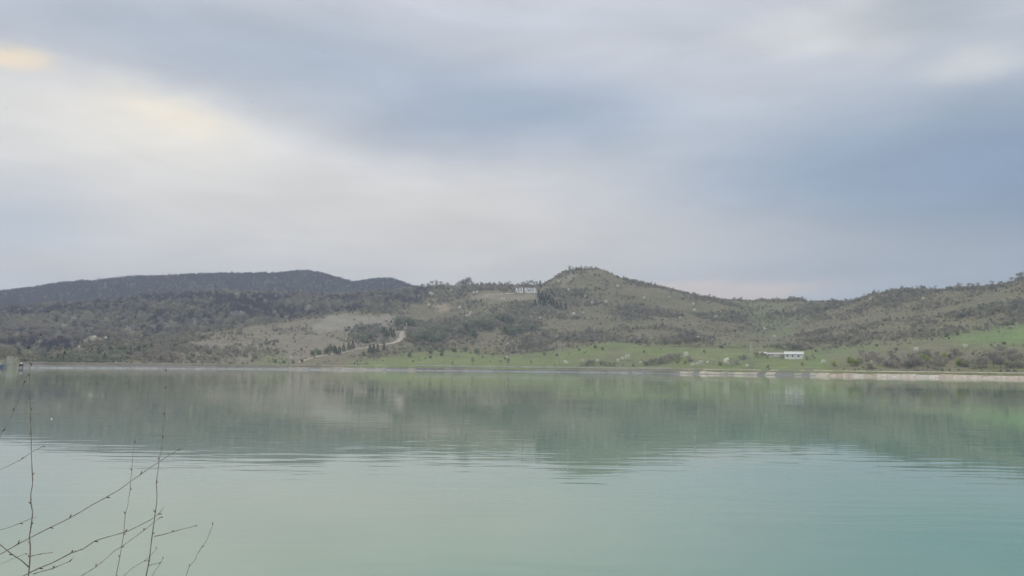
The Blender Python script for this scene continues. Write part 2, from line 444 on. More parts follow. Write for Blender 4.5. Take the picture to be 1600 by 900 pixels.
fine_n = 1 + .16 * fbm(XG, YG, 14, 3, 51) + .10 * fbm(XG, YG, 300, 2, 55)
COVER *= fine_n[..., None]

def grid_mesh(name, X, Y, Z, mat, colors=None):
    na, nr = X.shape
    me = bpy.data.meshes.new(name)
    me.vertices.add(na * nr)
    me.vertices.foreach_set('co', np.stack([X, Y, Z], -1).astype(np.float32).ravel())
    i, j = np.meshgrid(np.arange(na - 1), np.arange(nr - 1), indexing='ij')
    q = np.stack([i*nr+j, (i+1)*nr+j, (i+1)*nr+j+1, i*nr+j+1], -1).reshape(-1, 4)[:, ::-1]
    me.loops.add(q.size); me.polygons.add(len(q))
    me.loops.foreach_set('vertex_index', q.ravel().astype(np.int32))
    me.polygons.foreach_set('loop_start', np.arange(0, q.size, 4, dtype=np.int32))
    me.polygons.foreach_set('use_smooth', np.ones(len(q), bool))
    me.materials.append(mat)
    me.update(calc_edges=True)
    # normals up
    if me.polygons[len(q) // 2].normal.z < 0: me.flip_normals()
    if colors is not None:
        ca = me.color_attributes.new('cover', 'FLOAT_COLOR', 'POINT')
        ca.data.foreach_set('color', np.concatenate([colors, np.ones(colors.shape[:-1] + (1,))], -1).astype(np.float32).ravel())
    return me
gm = bpy.data.materials.new('hillside_ground'); gm.use_nodes = True
n, l = gm.node_tree.nodes, gm.node_tree.links
b = n['Principled BSDF']; b.inputs['Roughness'].default_value = .95; b.inputs['Specular IOR Level'].default_value = .05
ca = n.new('ShaderNodeAttribute'); ca.attribute_name = 'cover'
t = n.new('ShaderNodeTexCoord')
z1 = n.new('ShaderNodeTexNoise'); z1.inputs['Scale'].default_value = .35; z1.inputs['Detail'].default_value = 6; z1.inputs['Roughness'].default_value = .7
l.new(t.outputs['Object'], z1.inputs['Vector'])
mr = n.new('ShaderNodeMapRange'); mr.inputs['From Min'].default_value = .3; mr.inputs['From Max'].default_value = .7
mr.inputs['To Min'].default_value = .70; mr.inputs['To Max'].default_value = 1.28
l.new(z1.outputs['Fac'], mr.inputs['Value'])
vs = n.new('ShaderNodeVectorMath'); vs.operation = 'SCALE'
l.new(ca.outputs['Color'], vs.inputs[0]); l.new(mr.outputs[0], vs.inputs['Scale']); l.new(vs.outputs[0], b.inputs['Base Color'])
bp = n.new('ShaderNodeBump'); bp.inputs['Strength'].default_value = .5; bp.inputs['Distance'].default_value = .8
l.new(z1.outputs['Fac'], bp.inputs['Height']); l.new(bp.outputs[0], b.inputs['Normal'])
hills = new_obj('hills', grid_mesh('hills', XG, YG, ZG, gm, COVER))
tag(hills, 'scrub covered hills and meadows rising behind the reservoir', kind='structure')

# ---------------------------------------------------------------- water
wm = bpy.data.materials.new('reservoir_water'); wm.use_nodes = True
n, l = wm.node_tree.nodes, wm.node_tree.links
b = n['Principled BSDF']
b.inputs['Roughness'].default_value = .02; b.inputs['IOR'].default_value = 1.333
t = n.new('ShaderNodeTexCoord')
def wnoise(sx, sy, detail=2.0, rot=0.0, dist=0.0):
    m = n.new('ShaderNodeMapping'); m.inputs['Scale'].default_value = (sx, sy, 1); m.inputs['Rotation'].default_value = (0, 0, rot)
    l.new(t.outputs['Object'], m.inputs['Vector'])
    z = n.new('ShaderNodeTexNoise'); z.inputs['Scale'].default_value = 1; z.inputs['Detail'].default_value = detail
    z.inputs['Roughness'].default_value = .45; z.inputs['Distortion'].default_value = dist
    l.new(m.outputs[0], z.inputs['Vector']); return z.outputs['Fac']
def m_(op, a, b_, c=None):
    k = n.new('ShaderNodeMath'); k.operation = op
    for i_, v in enumerate((a, b_, c)):
        if v is None: continue
        if isinstance(v, (int, float)): k.inputs[i_].default_value = v
        else: l.new(v, k.inputs[i_])
    return k.outputs[0]
w1 = wnoise(.17, .62, 2.0, R(3))
w2 = wnoise(.30, 1.7, 2.0, R(-5))
calm = wnoise(.012, .03, 2.0)
cm = n.new('ShaderNodeMapRange'); cm.inputs['From Min'].default_value = .38; cm.inputs['From Max'].default_value = .62
cm.inputs['To Min'].default_value = .35; cm.inputs['To Max'].default_value = 1.15
l.new(calm, cm.inputs['Value'])
hgt = m_('MULTIPLY', m_('ADD', w1, m_('MULTIPLY', w2, .16)), cm.outputs[0])
bp = n.new('ShaderNodeBump'); bp.inputs['Strength'].default_value = 1.0; bp.inputs['Distance'].default_value = .019
l.new(hgt, bp.inputs['Height']); l.new(bp.outputs[0], b.inputs['Normal'])
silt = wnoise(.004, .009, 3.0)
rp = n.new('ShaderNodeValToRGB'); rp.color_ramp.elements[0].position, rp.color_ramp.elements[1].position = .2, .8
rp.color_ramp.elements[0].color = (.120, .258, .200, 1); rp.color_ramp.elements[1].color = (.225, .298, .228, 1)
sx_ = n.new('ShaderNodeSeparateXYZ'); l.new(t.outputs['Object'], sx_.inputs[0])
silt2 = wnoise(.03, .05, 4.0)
fac_ = m_('ADD', m_('MULTIPLY_ADD', sx_.outputs[0], -.022, .62), m_('MULTIPLY', m_('SUBTRACT', m_('ADD', silt, silt2), 1.0), .9))   # brighter sky reflection on one side painted into body colour, plus random silt
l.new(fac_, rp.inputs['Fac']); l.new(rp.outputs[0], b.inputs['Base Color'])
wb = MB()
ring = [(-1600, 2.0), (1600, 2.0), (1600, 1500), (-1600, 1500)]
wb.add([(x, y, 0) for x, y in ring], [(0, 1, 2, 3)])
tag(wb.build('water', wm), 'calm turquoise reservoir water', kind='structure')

# ---------------------------------------------------------------- near bank under the camera
xb, yb = np.meshgrid(np.linspace(-60, 60, 140), np.concatenate([np.linspace(-60, 0, 30), np.linspace(.4, 16, 50)]), indexing='ij')
zb = np.interp(yb, [-60, -2, 1, 9, 16], [4.3, 3.95, 3.7, -.35, -3.5]) + .12 * fbm(xb, yb, 2.0, 3, 71)
bank_mat = material('bank_soil', (.15, .135, .09), scale=1.5, var=.4, tint=(.13, .16, .07), bump=.05)
tag(new_obj('near_bank', grid_mesh('near_bank', xb, yb, zb, bank_mat)), 'grassy bank on the near side of the reservoir', kind='structure')
def bank_z(x, y): return float(np.interp(y, [-60, -2, 1, 9, 16], [4.3, 3.95, 3.7, -.35, -3.5])) - .05

# ================================================================ dam: slabs, parapet and toe
def shore_pt(a, o, z):
    r = float(np.interp(a, AZS, R_SHORE)) + o
    return Vector((r * math.sin(a), r * math.cos(a), z))
dam = empty('embankment_dam', shore_pt(0.0, 5, 0))
tag(dam, 'long low embankment dam faced with concrete slabs along the far shore', 'dam')
dinv = Vector(dam.location)
def azpx(px): return float(ray(px, 575.0)[0])
edges = [azpx(-420)]
while edges[-1] < azpx(2020):
    r = float(np.interp(edges[-1], AZS, R_SHORE))
    edges.append(edges[-1] + (random.uniform(8.0, 13.5) if not azpx(985) < edges[-1] < azpx(1290) else random.uniform(5.5, 9)) / r)
rs = random.Random(3)
for i in range(len(edges) - 1):
    a0, a1 = edges[i], edges[i + 1]
    pxm = 800 + F_PX * math.tan((a0 + a1) / 2)
    r = float(np.interp(a0, AZS, R_SHORE))
    sh = (5.5 if 980 < pxm < 1300 else 1.5) / r                    # joints run aslant up the face
    gap = .10 / r
    up = rs.uniform(.0, .14)
    mats = (['concrete_grey'] if pxm < 460 else ['concrete_earth', 'concrete_earth', 'concrete_grey'] if pxm < 645 else
            ['concrete_dark', 'concrete_grey', 'concrete_dark'] if pxm < 1015 else
            ['concrete_dark', 'concrete_dark', 'concrete_grey', 'concrete_earth'] if pxm < 1060 else
            ['concrete_earth', 'concrete_tan', 'concrete_grey', 'concrete_earth', 'concrete_tan'] if pxm < 1150 else
            ['concrete_dark'] if 1180 < pxm < 1196 else ['concrete_earth', 'concrete_grey', 'concrete_earth'] if 1206 < pxm < 1262 else
            ['concrete_tan', 'concrete_tan', 'concrete_sand'] if pxm < 1300 else
            ['concrete_tan', 'concrete_pale', 'concrete_tan', 'concrete_sand'])
    m = MB()
    P = [shore_pt(a0 + gap, -1, -.55), shore_pt(a1 - gap, -1, -.55), shore_pt(a1 - gap + sh, 10.6, CREST_Z - .25), shore_pt(a0 + gap + sh, 10.6, CREST_Z - .25)]
    nrm = (P[1] - P[0]).cross(P[3] - P[0]).normalized()
    if nrm.z < 0: nrm = -nrm
    lo = [p - dinv - nrm * .3 for p in P]; hi = [p - dinv + nrm * (.22 + up) for p in P]
    m.add(lo + hi, [(0, 3, 2, 1), (4, 5, 6, 7), (0, 1, 5, 4), (1, 2, 6, 5), (2, 3, 7, 6), (3, 0, 4, 7)])
    m.build('slab', MAT[rs.choice(mats)], dam)
def strip_box(name, a0, a1, o0, o1, z0, z1, mat, parent, n=2, base=dinv):
    m = MB()
    for k in range(n):
        b0, b1 = a0 + (a1 - a0) * k / n, a0 + (a1 - a0) * (k + 1) / n
        q = [shore_pt(b0, o0, z0), shore_pt(b1, o0, z0), shore_pt(b1, o1, z0), shore_pt(b0, o1, z0)]
        q = [p - base for p in q]; t_ = [p + Vector((0, 0, z1 - z0)) for p in q]
        m.add(q + t_, [(0, 3, 2, 1), (4, 5, 6, 7), (0, 1, 5, 4), (1, 2, 6, 5), (2, 3, 7, 6), (3, 0, 4, 7)])
    return m.build(name, mat, parent)
for i in range(0, len(edges) - 2, 2):                              # crest kerb, one block per two slabs
    a0, a1 = edges[i], edges[i + 2]
    pxm = 800 + F_PX * math.tan((a0 + a1) / 2); g = .15 / 900
    if pxm < 645:
        if rs.random() < .55: strip_box('crest_kerb', a0 + g, a0 + (a1 - a0) * rs.uniform(.3, .8), 11.0, 11.6, CREST_Z - .4, CREST_Z + .30, MAT['rubble'], dam)
    elif pxm < 1060: strip_box('crest_kerb', a0 + g, a1 - g, 10.9, 11.7, CREST_Z - .4, CREST_Z + .75 + rs.uniform(-.1, .12), MAT['white_edge'], dam)
    elif rs.random() < .8: strip_box('crest_kerb', a0 + g, a1 - g, 10.9, 11.7, CREST_Z - .4, CREST_Z + .3 + rs.uniform(-.1, .1), MAT['concrete_pale'], dam)
for i in range(len(edges) - 1):                                    # toe beam at the waterline
    a0, a1 = edges[i], edges[i + 1]; g = .2 / 900
    pxm = 800 + F_PX * math.tan((a0 + a1) / 2)
    if pxm > 1270: continue
    hh = .85 if pxm < 660 else .6
    strip_box('toe_beam', a0 + g, a1 - g, -2.2, .6, -.8, hh * rs.uniform(.75, 1.1), MAT['white_edge'] if pxm < 1000 else MAT['rubble'], dam, 1)
cr = MB()                                                          # gravel road on the crest
aa = np.linspace(azpx(-420), azpx(2020), 260)
vs_ = [shore_pt(float(a), o, CREST_Z + .03) for a in aa for o in (12.0, 15.6)]
cr.add(vs_, [(2*i, 2*i+2, 2*i+3, 2*i+1) for i in range(len(aa) - 1)])
tag(cr.build('crest_road', MAT['path']), 'gravel service road on the dam crest', kind='structure')

# ================================================================ tracks on the hillside
def ribbon(name, pts, widths, mat, label, lift=.25):
    P = [pick(*p) for p in pts]
    fine, w = [], []
    for i in range(len(P) - 1):
        kk = max(2, int((P[i + 1] - P[i]).length / 4))
        for k in range(kk):
            f = k / kk; fine.append(P[i].lerp(P[i + 1], f)); w.append(widths[i] * (1 - f) + widths[i + 1] * f)
    fine.append(P[-1]); w.append(widths[-1])
    m = MB(); V = []
    for i, p in enumerate(fine):
        d = fine[min(i + 1, len(fine) - 1)] - fine[max(i - 1, 0)]; d.z = 0
        s = Vector((-d.y, d.x, 0)).normalized()
        for k in (-1, -.33, .33, 1):
            q = p + s * (w[i] * .5 * k * random.uniform(.85, 1.15))
            a, r = math.atan2(q.x, q.y), math.hypot(q.x, q.y)
            V.append(Vector((q.x, q.y, float(z_at(a, r)[0]) + lift)))
    m.add(V, [(4*i+k, 4*i+4+k, 4*i+5+k, 4*i+1+k) for i in range(len(fine) - 1) for k in range(3)])
    return tag(m.build(name, mat, smooth=True), label, kind='structure')
ribbon('dirt_road', [(466, 567), (490, 559), (520, 553.5), (550, 548.5), (572, 543.5), (602, 538), (618, 535), (628, 529), (631, 523), (629, 518.5), (619, 518)],
       [4, 4, 3.2, 3, 3.2, 3.5, 6, 9, 11, 9, 3.5], MAT['path'], 'pale dirt road climbing the slope in a bend')
ribbon('dirt_road', [(655, 505), (668, 504.5), (678, 503.5), (688, 499.5), (695, 498)], [3, 9, 11, 6, 3], MAT['path'], 'pale dirt road higher up among the bushes')
ribbon('dirt_road', [(512, 492), (560, 491.5), (600, 491.5), (625, 493.5), (640, 493)], [2.5, 3, 4, 4, 3], MAT['path'], 'pale track along the top of the gravel bench')
ribbon('dirt_road', [(552, 514), (566, 512), (575, 509), (581, 507)], [3, 5, 5, 3], MAT['path'], 'short pale track below the gravel bench')
ribbon('dirt_road', [(728, 494), (732, 491), (736, 487)], [4, 7, 4], MAT['path'], 'short pale eroded track in the scrub')
ribbon('dirt_road', [(760, 461), (785, 459.5), (803, 459)], [3, 5, 4], MAT['path'], 'pale track on the shoulder beside the sign')
furrow = material('ploughed_strip', (.09, .085, .06), scale=.5)
ribbon('field_strip', [(1002, 542.5), (1060, 541.5), (1120, 542), (1180, 543)], [3, 4, 4, 3], furrow, 'dark ditch across the green meadow', .15)

# ================================================================ vegetation templates
def hsphere(rng, n):
    v = rng.normal(size=(n, 3)); return v / np.linalg.norm(v, axis=1)[:, None]
def cards(rng, centers, dirs, length, width):
    """slender leaf / twig triangles: base point, direction, length, width"""
    n_ = len(centers)
    side = np.cross(dirs, hsphere(rng, n_)); side /= np.linalg.norm(side, axis=1)[:, None] + 1e-9
    w_ = (np.asarray(width) * np.ones(n_))[:, None]; L = (np.asarray(length) * np.ones(n_))[:, None]
    p0 = centers - side * w_ * .5; p1 = centers + side * w_ * .5; p2 = centers + dirs * L
    return np.stack([p0, p1, p2], 1).reshape(-1, 3)
def crown_points(rng, n_, lobes):
    """points spread over uneven lobes (cx,cy,cz,rx,ry,rz), denser near their skins"""
    L = np.array(lobes, float); k = rng.integers(0, len(L), n_)
    d = hsphere(rng, n_); rr = rng.random(n_) ** .45
    return L[k, :3] + d * L[k, 3:] * rr[:, None], d
def lobes_for(rng, H, W, base, count):
    out = [(0, 0, base + (H - base) * .5, W * .36, W * .36, (H - base) * .46)]
    for _ in range(count):
        a = rng.random() * 6.283; q = rng.uniform(.15, .33) * W
        zc = base + (H - base) * rng.uniform(.15, .85); s = rng.uniform(.15, .28) * W
        out.append((math.cos(a) * q, math.sin(a) * q, zc, s, s, s * rng.uniform(.7, 1.1)))
    return out
def tri_mesh(name, V, mat):
    me = bpy.data.meshes.new(name)
    V = np.asarray(V, np.float32); nt = len(V) // 3
    me.vertices.add(len(V)); me.vertices.foreach_set('co', V.ravel())
    me.loops.add(nt * 3); me.polygons.add(nt)
    me.loops.foreach_set('vertex_index', np.arange(nt * 3, dtype=np.int32))
    me.polygons.foreach_set('loop_start', np.arange(0, nt * 3, 3, dtype=np.int32))
    me.materials.append(mat); me.update(calc_edges=True)
    return me
def trunk_mb(rng, H, base, rad, limbs=5):
    m = MB()
    lean = rng.uniform(-.04, .04, 2) * H
    top = Vector((lean[0], lean[1], H * .86))
    m.tube([(0, 0, -.6), (lean[0] * .3, lean[1] * .3, base), (lean[0] * .7, lean[1] * .7, (base + H) / 2), top], [rad * 1.25, rad, rad * .6, rad * .15], 5)
    for k in range(limbs):
        z0 = base * .8 + (H - base) * rng.uniform(0, .5); a = rng.random() * 6.283
        L = (H - z0) * rng.uniform(.35, .6)
        m.tube([(lean[0] * z0 / H, lean[1] * z0 / H, z0), (math.cos(a) * L * .5, math.sin(a) * L * .5, z0 + L * .6), (math.cos(a) * L * .8, math.sin(a) * L * .8, z0 + L)], [rad * .45, rad * .3, rad * .08], 4, cap=False)
    return m
def bare_crown(rng, H, W, base, n_=420):
    P, d = crown_points(rng, n_, lobes_for(rng, H, W, base, 7))
    up = A([0, 0, 1.0]); dr = d * .7 + up * rng.uniform(.3, 1.2, (n_, 1)) + hsphere(rng, n_) * .5
    dr /= np.linalg.norm(dr, axis=1)[:, None]
    return cards(rng, P, dr, rng.uniform(.6, 1.5, n_) * H / 9, rng.uniform(.10, .22, n_) * H / 9)
def leafy_crown(rng, H, W, base, n_=420, size=.5, lob=8):
    P, d = crown_points(rng, n_, lobes_for(rng, H, W, base, lob))
    return cards(rng, P, hsphere(rng, n_), rng.uniform(.6, 1.2, n_) * size, rng.uniform(.5, 1.0, n_) * size)
def conifer_crown(rng, H, W, n_=420):
    zz = rng.random(n_) ** 1.3; a = rng.random(n_) * 6.283
    tier = .72 + .28 * np.abs(((zz * 7) % 1) - .0)
    rr = (1 - zz) * W * .5 * tier * rng.uniform(.35, 1, n_)
    P = np.stack([np.cos(a) * rr, np.sin(a) * rr, .12 * H + zz * H * .86], -1)
    d = np.stack([np.cos(a), np.sin(a), rng.uniform(-.5, .15, n_)], -1); d /= np.linalg.norm(d, axis=1)[:, None]
    return cards(rng, P, d, rng.uniform(.5, 1.1, n_) * W * .22, rng.uniform(.3, .6, n_) * W * .14)
TPL = {}
def template(key, V, trunk, mat):
    TPL.setdefault(key, []).append((tri_mesh(key + '_crown', V, mat), trunk.mesh(key + '_trunk', MAT['bark'], True) if trunk else None, mat))
tr = np.random.default_rng(12)
for k in range(4):
    template('bare', bare_crown(tr, 9.5, 6.8, .9, 560), trunk_mb(tr, 9.5, 1.6, .20, 7), MAT['twigs'])
for k in range(3):
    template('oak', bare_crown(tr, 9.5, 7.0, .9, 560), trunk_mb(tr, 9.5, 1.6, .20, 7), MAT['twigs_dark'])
for k in range(2):
    template('budding', np.concatenate([bare_crown(tr, 9, 6.2, .9, 360), leafy_crown(tr, 9, 6.2, 1.0, 130, .5)]), trunk_mb(tr, 9, 2.2, .16), MAT['twigs_olive'])
for k in range(4):
    template('bush', np.concatenate([leafy_crown(tr, 3.4, 5.0, .1, 260, .55), bare_crown(tr, 3.4, 5.0, .1, 200)]), trunk_mb(tr, 2.8, .4, .07, 6), MAT['scrub'])
for k in range(2):
    template('green_bush', leafy_crown(tr, 3.6, 5.0, .1, 430, .6), trunk_mb(tr, 2.8, .4, .08, 5), MAT['scrub_green'])
for k in range(3):
    template('conifer', conifer_crown(tr, 9.5, 5.8, 680), trunk_mb(tr, 9.5, 1.0, .14, 0), MAT['conifer'])
for k in range(3):
    template('blossom', leafy_crown(tr, 5.2, 5.0, .9, 420, .55), trunk_mb(tr, 4.6, 1.0, .11), MAT['blossom'])
for k in range(2):
    template('pale', np.concatenate([leafy_crown(tr, 7.5, 6.0, 1.2, 260, .6), bare_crown(tr, 7.5, 6.0, 1.2, 260)]), trunk_mb(tr, 7.0, 1.3, .13), MAT['blossom_dim'])
for k in range(2):
    template('fresh', leafy_crown(tr, 6.0, 6.5, .3, 620, .6, 10), trunk_mb(tr, 5.0, .8, .11), MAT['fresh'])

# ---------------------------------------------------------------- masses of trees and scrub (far-off wood)
KINDS_ORDER = ['bare', 'oak', 'budding', 'bush', 'green_bush', 'conifer', 'blossom', 'pale']
veg_col = bpy.data.collections.new('vegetation_templates')
IDX = {}
cnt = 0
for key in KINDS_ORDER:
    for vi, (cm_, tm_, mt_) in enumerate(TPL[key]):
        me = bpy.data.meshes.new('whole_' + key)
        nv = len(cm_.vertices); cv = np.empty(nv * 3, np.float32); cm_.vertices.foreach_get('co', cv)
        tv = [tuple(v.co) for v in tm_.vertices]; tf = [tuple(p.vertices) for p in tm_.polygons]
        vv = [tuple(x) for x in cv.reshape(-1, 3)] + tv
        ff = [(3*i, 3*i+1, 3*i+2) for i in range(nv // 3)] + [tuple(i + nv for i in f) for f in tf]
        me.from_pydata(vv, [], ff); me.materials.append(mt_); me.materials.append(MAT['bark'])
        me.polygons.foreach_set('material_index', [0] * (nv // 3) + [1] * len(tf)); me.update()
        o = bpy.data.objects.new('template_%03d' % cnt, me); veg_col.objects.link(o)
        IDX.setdefault(key, []).append(cnt); cnt += 1
ng = bpy.data.node_groups.new('scatter_plants', 'GeometryNodeTree')
ng.interface.new_socket('Geometry', in_out='INPUT', socket_type='NodeSocketGeometry')
ng.interface.new_socket('Geometry', in_out='OUTPUT', socket_type='NodeSocketGeometry')
gi, go = ng.nodes.new('NodeGroupInput'), ng.nodes.new('NodeGroupOutput')
ci = ng.nodes.new('GeometryNodeCollectionInfo'); ci.inputs['Collection'].default_value = veg_col
ci.inputs['Separate Children'].default_value = True; ci.inputs['Reset Children'].default_value = True
ip = ng.nodes.new('GeometryNodeInstanceOnPoints'); ip.inputs['Pick Instance'].default_value = True
def named(nm, dt):
    a = ng.nodes.new('GeometryNodeInputNamedAttribute'); a.data_type = dt; a.inputs['Name'].default_value = nm
    return [s for s in a.outputs if s.enabled and s.name == 'Attribute'][0]
ng.links.new(gi.outputs[0], ip.inputs['Points']); ng.links.new(ci.outputs[0], ip.inputs['Instance'])
ng.links.new(named('kind_index', 'INT'), ip.inputs['Instance Index'])
e2r = ng.nodes.new('FunctionNodeEulerToRotation')
ng.links.new(named('turn', 'FLOAT_VECTOR'), e2r.inputs[0]); ng.links.new(e2r.outputs[0], ip.inputs['Rotation'])
ng.links.new(named('size', 'FLOAT_VECTOR'), ip.inputs['Scale']); ng.links.new(ip.outputs[0], go.inputs[0])
def scatter(name, label, P, kinds, sizes):
    me = bpy.data.meshes.new(name); me.vertices.add(len(P))
    me.vertices.foreach_set('co', np.asarray(P, np.float32).ravel())
    me.attributes.new('kind_index', 'INT', 'POINT').data.foreach_set('value', np.asarray(kinds, np.int32))
    rot = np.zeros((len(P), 3), np.float32); rot[:, 2] = RNG.random(len(P)) * 6.283
    me.attributes.new('turn', 'FLOAT_VECTOR', 'POINT').data.foreach_set('vector', rot.ravel())
    me.attributes.new('size', 'FLOAT_VECTOR', 'POINT').data.foreach_set('vector', np.asarray(sizes, np.float32).ravel())
    me.update()
    o = new_obj(name, me)
    md = o.modifiers.new('scatter', 'NODES'); md.node_group = ng
    return tag(o, label, kind='stuff')
def sample(n_, r0, r1, pxa, pxb):
    """area-uniform random ground points between two distances past the shore"""
    a = RNG.uniform(azpx(pxa), azpx(pxb), n_)
    rsn = np.interp(a, AZS, R_SHORE)
    lo, hi = rsn + r0, rsn + r1
    r = np.sqrt(RNG.uniform(0, 1, n_) * (hi**2 - lo**2) + lo**2)
    z = z_at(a, r); x, y = r * np.sin(a), r * np.cos(a)
    px, py = project(x, y, z)
    return x, y, z, px, py, r - np.interp(a, AZS, rR), r
def choose(keys, n_):
    pool = np.concatenate([A(IDX[k]) for k in keys]); return pool[RNG.integers(0, len(pool), n_)]
def jitter(n_, lo, hi, flat=.15):
    s = RNG.uniform(lo, hi, n_) ** 1.0
    return np.stack([s * RNG.uniform(1 - flat, 1 + flat, n_), s * RNG.uniform(1 - flat, 1 + flat, n_), s * RNG.uniform(1 - flat, 1 + flat, n_)], -1)
FOREST = [(-700, 552), (0, 560), (60, 553), (110, 543), (150, 535), (200, 529), (280, 519), (360, 513), (440, 500), (500, 488), (560, 484), (640, 478), (665, 470), (660, 430), (500, 440), (-700, 440)]
# far wooded ridge
x, y, z, px, py, dr, r = sample(60000, 1000, 2350, -500, 760)
k = (dr > 150) & (RNG.random(len(x)) < .85)
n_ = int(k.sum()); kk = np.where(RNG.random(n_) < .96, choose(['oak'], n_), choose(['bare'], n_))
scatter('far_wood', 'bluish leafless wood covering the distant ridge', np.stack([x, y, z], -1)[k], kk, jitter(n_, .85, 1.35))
# forest on the left slope
x, y, z, px, py, dr, r = sample(30000, 60, 830, -500, 700)
f = poly_mask(px + 8 * fbm(x, y, 50, 3, 81), py + 4 * fbm(x, y, 40, 3, 82), FOREST, 6)
k = (dr < 90) & (RNG.random(len(x)) < f * .75)
n_ = int(k.sum()); fq = fbm(x[k], y[k], 70, 4, 83)
kk = np.where(RNG.random(n_) < np.clip(.1 + 2.2 * fq, .02, .75), choose(['budding'], n_), np.where(RNG.random(n_) < np.clip(.55 - 1.5 * fq, .1, .9), choose(['oak'], n_), choose(['bare'], n_)))
scatter('leafless_wood', 'leafless brown wood on the slope at the lake end', np.stack([x, y, z], -1)[k], kk, jitter(n_, .5, 1.25) * (1 + .35 * fq)[:, None])
# scrub over the middle and right hills
OPEN = [([(740, 460), (842, 458), (850, 468), (790, 471), (740, 466)], .9), ([(480, 514), (515, 490), (630, 491), (615, 504), (560, 513), (500, 521)], .97),
        ([(240, 572), (300, 535), (430, 507), (520, 500), (560, 515), (520, 548), (465, 566), (300, 580)], .60),
        ([(600, 541), (615, 516), (637, 515), (638, 531), (622, 543)], 1.0), ([(458, 574), (520, 551), (575, 540), (604, 535), (607, 545), (575, 551), (520, 562)], .9)]
x, y, z, px, py, dr, r = sample(230000, 35, 900, -300, 1950)
scr = np.ones(len(x))
scr *= 1 - poly_mask(px, py, FOREST, 5)
q = fbm(x, y, 55, 4, 91); q2 = fbm(x, y, 160, 3, 92)
g1 = np.maximum(poly_mask(px + 8 * q, py + 4 * q, [(540, 585), (600, 556), (640, 551), (700, 547), (790, 556), (850, 550), (905, 542), (960, 534), (1010, 539), (1100, 541), (1185, 542), (1275, 549), (1300, 590)], 3),
                poly_mask(px + 8 * q, py + 4 * q, [(1260, 552), (1300, 545), (1420, 537), (1490, 526), (1600, 505), (1950, 485), (1950, 535), (1600, 538), (1480, 541), (1400, 549), (1330, 558), (1300, 590), (1255, 590)], 4))
pal = poly_mask(px + 8 * q, py + 4 * q, [(1145, 482), (1200, 480), (1260, 500), (1235, 528), (1180, 522)], 12) * .75
scr *= (1 - .985 * g1) * (1 - pal)
for poly, w_ in OPEN: scr *= 1 - w_ * poly_mask(px + 6 * q, py + 3 * q, poly, 4)
scr *= np.clip(.58 + 1.5 * q + .6 * q2, .14, 1)
scr *= np.where((px > 1280) & (py > 545), .55, 1)
k = (dr < 70) & (RNG.random(len(x)) < scr * .62)
n_ = int(k.sum()); u = RNG.random(n_); gq = fbm(x[k], y[k], 90, 3, 95)
kk = np.where(u < .12 + .35 * np.clip(gq, 0, 1), choose(['green_bush'], n_), choose(['bush'], n_))
kk = np.where((RNG.random(n_) < np.clip(.06 + .5 * q[k], .02, .3)), choose(['bare', 'budding'], n_), kk)
sz = jitter(n_, .0, 1.0, .0) ** 2.2 * .85 + .26
sz = sz * np.clip(1 + 1.1 * q[k] + .4 * q2[k], .55, 1.7)[:, None] * RNG.uniform(.8, 1.25, (n_, 3))
sz[np.isin(kk, A(IDX['bare'] + IDX['budding']))] *= .62
scatter('hillside_scrub', 'grey brown leafless scrub covering the hillsides', np.stack([x, y, z], -1)[k], kk, sz)
# dark green thicket along the foot of the wood
x, y, z, px, py, dr, r = sample(22000, 25, 420, -100, 300)
f = poly_mask(px + 6 * fbm(x, y, 40, 3, 101), py + 3 * fbm(x, y, 30, 3, 102), [(55, 568), (75, 556), (180, 546), (255, 534), (266, 541), (240, 552), (180, 565)], 3)
k = RNG.random(len(x)) < f * .5
n_ = int(k.sum())
scatter('green_thicket', 'dark green young thicket at the foot of the wood', np.stack([x, y, z], -1)[k], np.where(RNG.random(n_) < .97, choose(['green_bush'], n_), choose(['conifer'], n_)), jitter(n_, .45, .8))

# ================================================================ single trees and bushes
def plant(key, pos, scale, name, label, cat, group, var=None):
    crown, trunk, _ = TPL[key][var if var is not None else random.randrange(len(TPL[key]))]
    s = scale
    o = empty(name, pos, random.uniform(0, 6.283), (s * random.uniform(.9, 1.1), s * random.uniform(.9, 1.1), s * random.uniform(.92, 1.08)))
    tag(o, label, cat, group)
    new_obj('trunk', trunk, o); new_obj('crown', crown, o)
    return o
ORD = 'first second third fourth fifth sixth seventh eighth ninth tenth eleventh twelfth thirteenth fourteenth fifteenth sixteenth seventeenth eighteenth nineteenth twentieth'.split()
TENS = {20: 'twenty', 30: 'thirty', 40: 'forty', 50: 'fifty'}
def ordinal(k):
    """1 -> first, 21 -> twenty-first"""
    if k <= 20: return ORD[k - 1]
    t_, u_ = k // 10 * 10, k % 10
    return TENS[t_].replace('ty', 'tieth') if not u_ else TENS[t_] + '-' + ORD[u_ - 1]
def row(key, pts, name, cat, label, group, base_h, reverse=False):
    """a row of look-alikes told apart by their order along the row; label holds {}"""
    for i, p in enumerate(sorted(pts, reverse=reverse)):
        plants(key, [p], name, cat, label.format(ordinal(i + 1)), group, base_h)
def plants(key, pts, name, cat, label, group, base_h, size_px=None):
    """pts: (px, py of foot, height in photograph pixels)"""
    for p in pts:
        pos = pick(p[0], p[1]); d = math.hypot(pos.x, pos.y)
        plant(key, pos, 1.2 * p[2] * d / F_PX / base_h, name, label, cat, group)
W = 'blossoming_tree'
one = lambda p, label, key='blossom', h=5.2: plants(key, [p], W, 'tree', label, 'white blossoming trees', h)
one((884, 571, 6), 'white blossoming tree on the dam crest beside the double pole near the peak')
one((910, 567, 5), 'lone white blossoming tree on the meadow edge, second from the double pole')
one((933, 568, 6.5), 'narrow white blossoming tree in the brown hedge under the peak')
